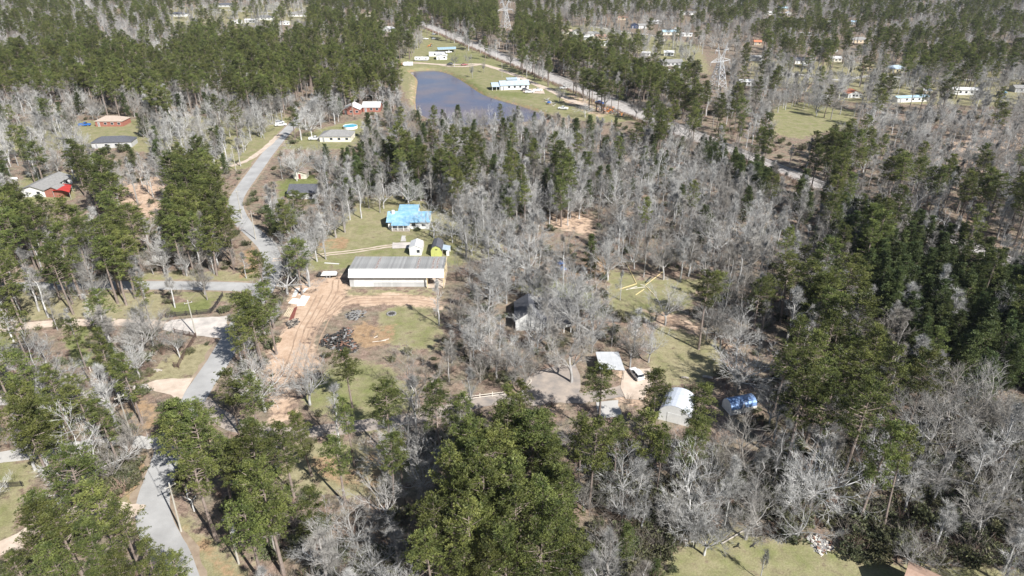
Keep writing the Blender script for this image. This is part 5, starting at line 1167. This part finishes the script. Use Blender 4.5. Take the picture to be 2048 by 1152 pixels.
def scatter(kind, zc, h_lo, h_hi, crown_r, bands, chan):
    rs = np.random.RandomState({'pine': 5, 'bare': 6, 'young': 8}[kind])
    for y0, y1, pitch in bands:
        hw = y1 * .80 + 60
        nx, ny = int(2 * hw / pitch), int((y1 - y0) / pitch)
        gx, gy = np.meshgrid(np.arange(nx), np.arange(ny))
        x = -hw + (gx + .5 * (gy % 2) + rs.uniform(-.42,.42,gx.shape)) * pitch; y = y0 + (gy + .5 + rs.uniform(-.42,.42,gx.shape)) * pitch
        x, y = x.ravel(), y.ravel(); k = np.abs(x) < y * .80 + 55; x, y = x[k], y[k]
        h = rs.uniform(h_lo, h_hi, x.shape)
        u, v, sc = pproj(x, y, h * zc)
        zi = np.full(x.shape, -1)
        for i, zn in enumerate(ZONES): zi[inside(zn[1], u, v)] = i
        p = np.array([zn[chan] for zn in ZONES] + [{2: .3, 3: .6, 4: 0}[chan]])[zi]
        if kind == 'pine':   # pines keep together in clumps
            w_ = np.sin(x*.045 + 2.1*np.sin(y*.031)) + np.sin(y*.052 + 1.7*np.sin(x*.037 + 1.3)) + .8*np.sin((x + y)*.083 + 1.9*np.sin((x - y)*.061))
            p = np.where(p < .55, p * np.clip(.85 + w_ * .95, .04, 2.3), p * np.clip(1.1 + w_ * .3, .25, 1.5))
        keep = (rs.uniform(0, 1, x.shape) < p) & ~blocked(x, y, 1.8)
        for fz in (.45, .7, .97):
            uu, vv, s2 = pproj(x, y, h * fz); rr = crown_r * s2 * (.75 if fz < .9 else .2)
            for C in CLEAR:
                for dx in (-1, 0, 1): keep &= ~inside(C, uu + dx * rr, vv)
        for j in np.nonzero(keep)[0]:
            TREES.append([kind, x[j], y[j], h[j], rs.uniform(.85, 1.2) if kind == 'pine' else rs.uniform(.8, 1.25), rs.randint(0, 99), rs.uniform(0, 6.28), zi[j], None, sc[j], u[j], v[j]])

# ---- trees surveyed one by one: (crown top x, crown top y, height, width factor, label or None)
def one(kind, px, py, h, w=1.0, proto=None, label=None, base=False):
    p = at(px, py, 0 if base else h)
    u, v, s = pproj(np.array([p.x]), np.array([p.y]), h * .6)
    TREES.append([kind, p.x, p.y, h, w, RHO.randint(0, 99) if proto is None else proto, RHO.uniform(0, 6.28), -1, label, s[0], u[0], v[0]])
for t in [(1205,728,17,1.25,'large bright green pine in front of the parking apron'), (1402,768,17,1.1,'bright green pine in front of the white arched shelter'), (1318,742,18,1.0,'thin-crowned dark pine left of the white arched shelter'),
          (690,702,14,1.1,'dark green pine standing below the debris heap'), (690,792,16,.75,'narrow dark pine above the drive'), (765,768,17,1.0,'pine beside the spreading bare oak near the debris heap'), (670,872,15,1.2,'pine with a crooked bare trunk on the tan clearing'),
          (1440,545,15,1.0,'lone round pine right of the yellow beams'), (1050,372,15,1.15,'bright green pine above the bare wood left of the brown clearing'), (1018,395,13,.9,'smaller green pine beside the bright pine over the brown clearing'), (1300,395,19,.7,'slim pine with gaps in the bare wood'), (590,385,15,1.5,'broad pine between the road bend and the blue-roofed house'), (575,410,13,1.3,None),
          (1660,575,20,1.15,None), (1700,590,19,1.1,None), (1615,640,20,1.3,None), (1770,655,20,1.2,None), (1880,655,15,1.1,None), (1620,740,21,1.25,None), (1665,760,20,1.2,None), (1740,770,21,1.25,None), (1780,845,22,1.0,None), (1835,860,21,.9,None),
          (2000,500,18,1.3,None), (340,805,12,1.1,'low rounded pine beside the pale apron'), (240,705,17,1.0,'dense pine between the two sandy drives'), (145,752,16,1.2,None), (195,800,15,1.2,None), (30,760,16,1.1,None), (75,800,14,1.1,None), (450,742,15,1.2,None), (515,600,13,1.0,None), (400,808,15,1.2,None),
          (120,905,18,1.35,None), (55,985,17,1.2,None), (180,955,18,1.3,None), (110,1010,17,1.3,None), (235,1010,17,1.2,None), (170,1050,17,1.3,None), (285,1085,15,1.1,None), (225,1110,15,1.2,None), (90,1090,16,1.3,None), (340,1110,11,1.1,None), (20,1105,13,1.2,None),
          (140,640,17,.8,'tall pine with a long bare trunk beside the green lawn strip'), (185,655,17,.75,'second tall pine with a long bare trunk right of the lawn strip'),
          (465,880,17,1.3,None), (560,850,16,1.3,None), (600,820,15,1.2,None), (500,930,18,1.2,None), (430,880,16,1.1,'tall pine leaning over the utility poles'), (610,985,15,1.3,None), (770,870,17,1.0,None), (795,860,16,.9,None),
          (1010,770,16,1.2,None), (1045,760,15,1.0,None), (1085,815,14,.9,None), (935,850,20,1.3,None), (985,860,20,1.3,None), (1040,840,18,1.2,None), (900,900,20,1.3,None), (960,940,21,1.3,None), (1030,930,20,1.3,None), (1100,880,18,1.2,None), (1140,930,19,1.2,None), (1090,980,20,1.3,None),
          (1120,1000,20,1.2,None), (870,1000,20,1.3,None), (940,1020,20,1.3,None), (1010,1050,19,1.3,None), (1080,1060,19,1.3,None), (860,1060,17,1.2,None), (920,1090,16,1.2,None), (1140,1070,16,1.2,None), (1240,835,15,.9,None), (1165,830,16,1.0,None), (1330,850,16,.8,None), (1380,860,15,.8,None),
          (865,212,16,.9,'dark pine rising in front of the pond water'), (1000,208,13,.9,None), (1035,212,13,.9,None), (365,298,19,1.2,None), (420,335,19,1.2,None), (385,320,20,1.1,None), (445,400,19,1.1,None), (60,285,17,1.4,'dark evergreen tree left of the grey-roofed house'),(150,305,14,1.7,'broad dark evergreen tree behind the grey-roofed house')]:
    one('pine', t[0], t[1], t[2], t[3] * (1.0 if t[4] else .84), label=t[4])
for t in ((388,985,16,1.2),(404,955,17,1.2),(378,938,15,1.1),(420,985,17,1.1)): one('pine', *t, base=True)
for t in [(1260,1045,9,1.0,'pale green young pine at the top of the lower thicket'), (1175,1100,7,1.1,None), (1315,1120,5,1.4,'small dark evergreen beside the lower lawn'), (215,690,9,1.1,None), (1330,870,7,1,None)]:
    one('young', *t[:4], label=t[4])
for t in [  # bare trees by the foot of the trunk
          (620,810,14,1.1,1,'leafless tree with a dark forked trunk below the sandy yard'), (833,815,14,1.35,0,'wide spreading leafless oak beside the debris heap'), (878,651,13,.8,5,'tall thin leafless tree throwing a long shadow on the barn yard'),
          (1143,765,17,1.15,3,'tall leafless tree at the edge of the parking apron'), (1045,790,14,1.0,3,'leafless tree left of the parking apron'), (993,757,14,1.0,3,None), (1260,735,13,.9,3,None), (1297,725,12,.9,1,'leafless tree beside the white car'), (1330,650,12,1.2,2,'rounded leafless tree below the yellow beams'), (1412,680,13,.9,3,None), (1440,697,14,1.0,1,'leaning leafless tree at the lawn edge'),
          (575,590,15,1.35,0,'big pale leafless tree by the barn entrance'), (868,476,13,1.3,0,'large leafless tree in front of the blue-roofed house'), (905,485,11,1.2,2,None), (672,475,14,1.3,1,'wide leafless tree on the lawn left of the blue-roofed house'), (760,425,14,.9,5,'slim pale leafless tree behind the lawn'),
          (1055,560,15,1.6,2,'very wide leafless oak above the white house'), (1215,560,15,1.1,1,None), (1240,600,9,.8,5,'dark leafless sapling by the yellow beams'), (1010,560,13,1.2,0,None), (940,570,12,1.1,2,None), (1180,640,14,1.2,0,None), (985,620,13,1.2,2,None), (960,700,13,1.1,1,None),
          (86,790,16,1.2,0,'big silver leafless tree beside the left lawn strip'), (280,755,12,1.0,1,'leafless tree by the broken fence'), (360,715,11,.8,3,None), (410,590,12,.9,3,None), (350,615,13,.8,6,None), (415,600,12,.8,6,None), (265,905,10,1.0,1,None), (182,980,16,1.2,0,'big silver leafless tree over the pine clump'), (230,970,12,1.1,1,None), (80,900,9,1.2,2,None),
          (1408,1110,11,1.1,1,'leafless tree with a dark forked trunk on the lower lawn edge'), (1590,1085,12,1.0,0,'leafless tree standing by the rubble on the lower lawn'), (1815,1140,8,1.2,2,'low fallen-looking bare tree above the tan roof'), (1245,1000,13,1.2,0,None), (1340,960,13,1.1,3,None), (1430,980,11,1,2,None), (1860,980,16,1.3,0,'big pale leafless tree under the plantation'), (1880,870,16,1.4,2,None),
          (842,995,14,1.1,1,'pale leafless tree with a dark trunk in the tan clearing'), (775,1040,9,1.4,2,'low spreading leafless tree below the tan clearing'), (745,1160,9,1.3,2,None), (665,1140,12,1.1,0,None), (1215,1160,9,1.4,0,None), (870,900,12,1.0,1,None), (1075,705,13,1.0,1,None), (1105,700,14,.9,3,None), (1058,690,11,.9,5,None), (1475,790,14,1.5,2,'leafless oak hanging over the small blue shelter'), 
          (620,250,13,1.2,0,'rounded leafless tree by the brick house drive'), (640,330,13,1,3,None), (700,440,13,.9,5,None), (1520,1160,7,.7,6,'feathery grey sapling on the lower lawn'), (945,155,11,.8,3,'leafless tree on the lawn beyond the pond'), (909,134,12,.9,3,'leafless tree beside the looped drive'), (936,131,12,.8,3,'leafless tree by the dark red car'),(968,145,10,.8,3,None),(1119,205,12,.9,3,None),(1170,235,12,1.1,0,None),
          (420,540,15,.9,6,'tall pale leafless tree by the side road'), (330,548,13,1.0,1,None), (185,568,12,1.0,3,None)]:
    one('bare', t[0], t[1], t[2], t[3], t[4], t[5], base=True)
NEXPL = len(TREES)
scatter('pine', .72, 15, 22, 3.3, [(62,260,5.2),(260,520,6.0),(520,1000,7.5),(1000,1700,11)], 2)
scatter('young', .6, 8, 14, 2.4, [(62,300,3.6),(300,600,5.0)], 4)
scatter('bare', .62, 7.5, 16.5, 3.8, [(62,260,5.0),(260,520,6.3),(520,1000,8.5),(1000,1700,13)], 3)
# an explicit tree pushes scattered neighbours aside
ex = np.array([[t[1], t[2]] for t in TREES[:NEXPL]])
TREES = TREES[:NEXPL] + [t for t in TREES[NEXPL:] if np.min(np.hypot(ex[:,0]-t[1], ex[:,1]-t[2])) > (2.6 if t[0] != 'bare' else 3.2)]

def proto_index(t):
    k = len(KINDS[t[0]][0])
    if t[0] == 'bare' and t[8] is None and t[7] >= 0: return (OAK + UP + UP)[t[5] % 10]
    return t[5] % k
NAMES = {'pine': ('pine_tree', 'pine tree'), 'young': ('young_pine_tree', 'young pine'), 'bare': ('bare_tree', 'bare tree')}
DESC = {'pine': 'tall green pine', 'young': 'dense conical young pine', 'bare': 'leafless grey tree'}
REST = {'pine': [], 'young': [], 'bare': []}
for t in TREES[:NEXPL]:
    if t[8] is None:   # surveyed tree without words of its own: the zone where it appears
        for q, zn in enumerate(ZONES):
            if inside(zn[1], np.array([t[10]]), np.array([t[11]]))[0]: t[7] = q
for kind in ('pine', 'young', 'bare'):
    tl = [t for t in TREES if t[0] == kind]
    vis = sorted([t for t in tl if t[8] or (-20 < t[10] < 2068 and -10 < t[11] < 1165)], key=lambda t: (t[8] is None, -t[9] * t[3]))[:300]
    ids = {id(t) for t in vis}; REST[kind] = [t for t in tl if id(t) not in ids]
    plural = {'pine': 'pines ', 'young': 'young pines ', 'bare': 'leafless trees '}[kind]
    zone_of = lambda t: ZONES[t[7]][0] if t[7] >= 0 else 'in the mixed woods'
    bag = {}
    for t in vis:
        if not t[8]: bag.setdefault(zone_of(t), []).append(t)
    words = {}
    for zn, ts in bag.items():
        d = DESC[kind]; left = list(ts)
        picks = [('%s %s', None)] if len(ts) == 1 else [('leftmost %s %s', lambda t: t[10]), ('rightmost %s %s', lambda t: -t[10]), ('lowest-placed %s %s', lambda t: -t[11]), ('highest-placed %s %s', lambda t: t[11]), ('tallest remaining %s %s', lambda t: -t[3]), ('shortest remaining %s %s', lambda t: t[3])]
        for fmt, key in picks:
            if not left: break
            t = min(left, key=key) if key else left[0]; left.remove(t); words[id(t)] = (fmt % (d, zn), plural + zn)
        nd = {'pine': 'green pine', 'young': 'conical young pine', 'bare': 'leafless tree'}[kind]
        ORD = ('first','second','third','fourth','fifth','sixth','seventh','eighth','ninth','tenth','eleventh','twelfth')
        if len(left) <= 12:
            for q, t in enumerate(sorted(left, key=lambda t: t[10])): words[id(t)] = ('%s inner %s from left %s' % (ORD[q], nd, zn), plural + zn)
        else:
            mu, mv = np.median([t[10] for t in left]), np.median([t[11] for t in left]); mh = np.median([t[3] for t in left]); cl = {}
            for t in left: cl.setdefault(('upper' if t[11] < mv else 'lower', 'left' if t[10] < mu else 'right', 'taller' if t[3] > mh else 'smaller'), []).append(t)
            for (v_, h_, s_), tt in cl.items():
                for t in tt: words[id(t)] = ('%s inner %s, %s %s, %s' % (s_, nd, v_, h_, zn), plural + zn)
    for t in vis:
        i = proto_index(t); h0 = KINDS[kind][1]; s = t[3] / h0
        label, grp = (t[8], None) if t[8] else words[id(t)]
        r = thing(NAMES[kind][0], label, NAMES[kind][1], (t[1], t[2], 0), t[6], grp)
        r.scale = (s * t[4], s * t[4], s); r.rotation_euler = (RHO.uniform(-.035,.035), RHO.uniform(-.035,.035), t[6])
        a, b = KINDS[kind][0][i]; obj('trunk', a, r); obj('crown', b, r)

# ------------------------------------------------------------------ the rest of the woods: masses nobody could count
def mass(name, label, cat, protos, items):
    """items: (x, y, z, scale xy, scale z, rz, index)"""
    pc = bpy.data.collections.new(name + '_kinds')
    for i, me in enumerate(protos):
        o = bpy.data.objects.new('%s_kind_%02d' % (name, i), me); pc.objects.link(o)
    me = bpy.data.meshes.new(name); me.from_pydata([(t[0], t[1], t[2]) for t in items], [], [])
    for nm, ty, val in (('rz','FLOAT',[t[5] for t in items]), ('idx','INT',[t[6] for t in items])):
        a = me.attributes.new(nm, ty, 'POINT'); a.data.foreach_set('value', val)
    a = me.attributes.new('sc', 'FLOAT_VECTOR', 'POINT'); a.data.foreach_set('vector', [v for t in items for v in (t[3], t[3], t[4])])
    o = obj(name, me); tag(o, label, cat, kind='stuff')
    g = bpy.data.node_groups.new(name, 'GeometryNodeTree')
    g.interface.new_socket('Geometry', in_out='INPUT', socket_type='NodeSocketGeometry'); g.interface.new_socket('Geometry', in_out='OUTPUT', socket_type='NodeSocketGeometry')
    N = g.nodes; L = g.links; gi = N.new('NodeGroupInput'); go = N.new('NodeGroupOutput')
    ip = N.new('GeometryNodeInstanceOnPoints'); ci = N.new('GeometryNodeCollectionInfo'); ci.inputs['Collection'].default_value = pc
    ci.inputs['Separate Children'].default_value = True; ci.inputs['Reset Children'].default_value = True
    def named(n_, t_):
        x = N.new('GeometryNodeInputNamedAttribute'); x.data_type = t_; x.inputs['Name'].default_value = n_; return x.outputs['Attribute']
    cx_ = N.new('ShaderNodeCombineXYZ'); L.new(named('rz', 'FLOAT'), cx_.inputs['Z'])
    L.new(gi.outputs[0], ip.inputs['Points']); L.new(ci.outputs[0], ip.inputs['Instance']); ip.inputs['Pick Instance'].default_value = True
    L.new(named('idx', 'INT'), ip.inputs['Instance Index']); L.new(cx_.outputs[0], ip.inputs['Rotation']); L.new(named('sc', 'FLOAT_VECTOR'), ip.inputs['Scale'])
    L.new(ip.outputs[0], go.inputs[0])
    md = o.modifiers.new('stand', 'NODES'); md.node_group = g
    return o
def joined(pair, mats, kind):
    tr, cr = pair; mb = MB(); mb.add(tr.v, tr.f, 0)
    o = len(mb.v); mb.v.extend(cr.v); mb.f.extend([tuple(i + o for i in f) for f in cr.f])
    mb.m.extend([1] * len(cr.f) if kind != 'bare' else list(cr.m)); return mb.mesh(kind + '_whole', mats)
for kind, nm, lb in (('pine', 'pine_wood', 'dark green mass of distant pine woods behind the clearings'), ('young', 'young_pine_wood', 'distant young pines filling in the plantation edges'), ('bare', 'bare_wood', 'grey mass of distant leafless woods behind the clearings')):
    pr_, h0, src, mats = KINDS[kind]
    protos = [joined(p, mats or [M_LIMB, M_TWIG], kind) for p in src]
    if REST[kind]: mass(nm, lb, 'woods', protos, [(t[1], t[2], -.1, t[3]/h0*t[4], t[3]/h0, t[6], proto_index(t)) for t in REST[kind]])

# underbrush
rs = np.random.RandomState(3); items = []
for y0, y1, pitch, f in ((60,170,1.5,1.0), (170,300,2.4,1.0), (300,520,3.8,1.5)):
    hw = y1 * .8 + 40; nx, ny = int(2*hw/pitch), int((y1-y0)/pitch); gx, gy = np.meshgrid(np.arange(nx), np.arange(ny))
    x = (-hw + (gx + rs.uniform(-.5,.5,gx.shape)) * pitch).ravel(); y = (y0 + (gy + rs.uniform(-.5,.5,gx.shape)) * pitch).ravel()
    u, v, s = pproj(x, y, 1.0); zi = np.full(x.shape, -1)
    u2, v2, s2 = pproj(x, y, 5.0)
    for i, zn in enumerate(ZONES): zi[inside(zn[1], u2, v2)] = i
    p = np.array([zn[5] for zn in ZONES] + [.35])[zi] * .9
    clump = (np.sin(x*.21 + 3*np.sin(y*.13)) + np.sin(y*.27 + 2*np.sin(x*.17))) * .25 + .5
    keep = (rs.uniform(0,1,x.shape) < p * (clump * 1.3 + .15)) & ~blocked(x, y, .6)
    for C in CLEAR: keep &= ~inside(C, u, v)
    for G, val in GRASS: keep &= ~inside(G, u, v) | (rs.uniform(0,1,x.shape) < .06)
    for j in np.nonzero(keep)[0]:
        thick = ZONES[zi[j]][5] >= .7; sc_ = rs.uniform(.5, 1.35) * f * (1.55 if thick else 1); items.append((x[j], y[j], -.05, sc_, sc_ * rs.uniform(.7, 1.2), rs.uniform(0, 6.28), int(rs.choice([0,1,2,3,4], p=[.30,.26,.20,.12,.12] if thick else [.24,.2,.22,.18,.16]))))
# dry reddish brush along the near foot of the railway bank
t = 0
while t < RL:
    for q in range(2):
        p = RAIL_A + rt * t - rn * rs.uniform(10.8, 14.5); p = p if p.x < 95 else p + rn * 5.5; sc_ = rs.uniform(.7, 1.2); items.append((p.x, p.y, -.05, sc_, sc_ * .9, rs.uniform(0,6.28), 4))
    t += 1.6
SH = [make_shrub(41, True).mesh('leafy', [M_SHRUB, M_BRUSH]), make_shrub(42, True, 1.5).mesh('leafy', [M_SHRUB, M_BRUSH]), make_shrub(43, False, 1.5).mesh('twiggy', [M_SHRUB, M_BRUSH]), make_shrub(44, False, 1.1).mesh('twiggy', [M_SHRUB, M_BRUSH]),
      make_shrub(45, False, 1.2).mesh('dry', [M_SHRUB, mat('dry_brush', (.17,.11,.085), (.33,.24,.19), rough=.95, scale=.6, rnd=.3)])]
mass('undergrowth', 'tangled undergrowth of twigs and shrubs on the wood floor', 'undergrowth', SH, items)

# shrubs and dead snags that stand out one by one
SHB = [make_shrub(51, True, 1.0), make_shrub(52, True, 1.0), make_shrub(53, True, 1.1)]
for m_ in SHB:
    rr_ = random.Random(len(m_.v))
    for k in range(60):
        a_ = rr_.uniform(0, 6.28); e_ = rr_.uniform(.1, 1.5); d_ = Vector((math.cos(a_)*math.cos(e_), math.sin(a_)*math.cos(e_), math.sin(e_) * .95 + .15)); tuft(m_, d_ * rr_.uniform(.75, 1.0), .3, 10, rr_, w=.24)
SHM = [m_.mesh('shrub_foliage', [M_SHRUB, M_BRUSH]) for m_ in SHB]
for k, (a_, b_, r_, lb) in enumerate([(1750,1112,2.3,'large rounded evergreen shrub spilling onto the lower lawn'), (1712,1085,1.9,'rounded shrub beside the rubble pile'), (1345,1143,.9,'tiny dark shrub alone on the lower lawn'), (1300,1128,1.6,'bushy shrub at the left corner of the lower lawn'), (66,893,1.3,'green shrub behind the dark blue bin'), (92,892,1.5,'larger green shrub right of the dark blue bin'), (835,462,1.1,'grey-green shrub against the blue-roofed house'), (548,470,1.8,'dark shrub in the shade at the road junction'), (612,258,1.9,'dark round bush by the brick house drive'), (380,706,1.2,'small pine-green bush casting a shadow by the brown fence'), (1910,1118,1.8,'shaded shrub at the right end of the lower lawn')]):
    p_ = at(a_, b_); r0_ = thing('evergreen_shrub', lb, 'shrub', p_, k * 1.3); r0_.scale = (r_, r_, r_ * .95); obj('foliage', SHM[k % 3], r0_)
for k, (a_, b_, h_, lb) in enumerate([(389,1022,5.6,'pale dead snag behind the leaning utility pole'), (553,1118,8.0,'twisted dead snag at the grove edge'), (632,1146,7.0,'crooked pale dead trunk by the lower frame edge'), (1500,1030,6.0,'straight broken dead trunk in the lower right thicket'), (1240,1010,7,'bare broken trunk beside the big grove')]):
    rr_ = random.Random(70 + k); p_ = at(a_, b_); r0_ = thing('dead_snag', lb, 'dead tree', p_); m_ = MB(); P_ = [Vector((rr_.gauss(0,.12)*i, rr_.gauss(0,.12)*i, h_*i/5 - (.2 if i == 0 else 0))) for i in range(6)]
    m_.tube(P_, [.17,.15,.13,.11,.09,.05], 7); m_.build('trunk', M_LIMB, r0_)
    m_ = MB()
    for i in range(6):
        q_ = P_[rr_.randint(2,5)]; a2 = rr_.uniform(0,6.28); e_ = q_ + Vector((math.cos(a2), math.sin(a2), rr_.uniform(.2,.9))) * rr_.uniform(.7,1.8); m_.tube([q_, q_.lerp(e_,.5) + Vector((0,0,.12)), e_], [.07,.05,.02], 4)
    m_.build('limbs', M_LIMB, r0_)
print('TREES', {k: (sum(1 for t in TREES if t[0] == k), len(REST[k])) for k in REST}, 'brush', len(items))
# ================================================================== AIR
def haze():
    m = bpy.data.materials.new('haze_air'); m.use_nodes = True; N = m.node_tree.nodes; L = m.node_tree.links
    N.remove(N['Principled BSDF']); v = N.new('ShaderNodeVolumePrincipled'); v.inputs['Color'].default_value = (.80,.87,1.0,1); v.inputs['Density'].default_value = HAZE; v.inputs['Anisotropy'].default_value = .2
    L.new(v.outputs[0], N['Material Output'].inputs['Volume'])
    b = MB(); b.box(-3200, 3200, -2700, 3700, -5, 92); tag(b.build('haze', m), 'thin pale haze over the whole wooded plain', 'haze', kind='stuff')
HAZE = 0.00005
haze()
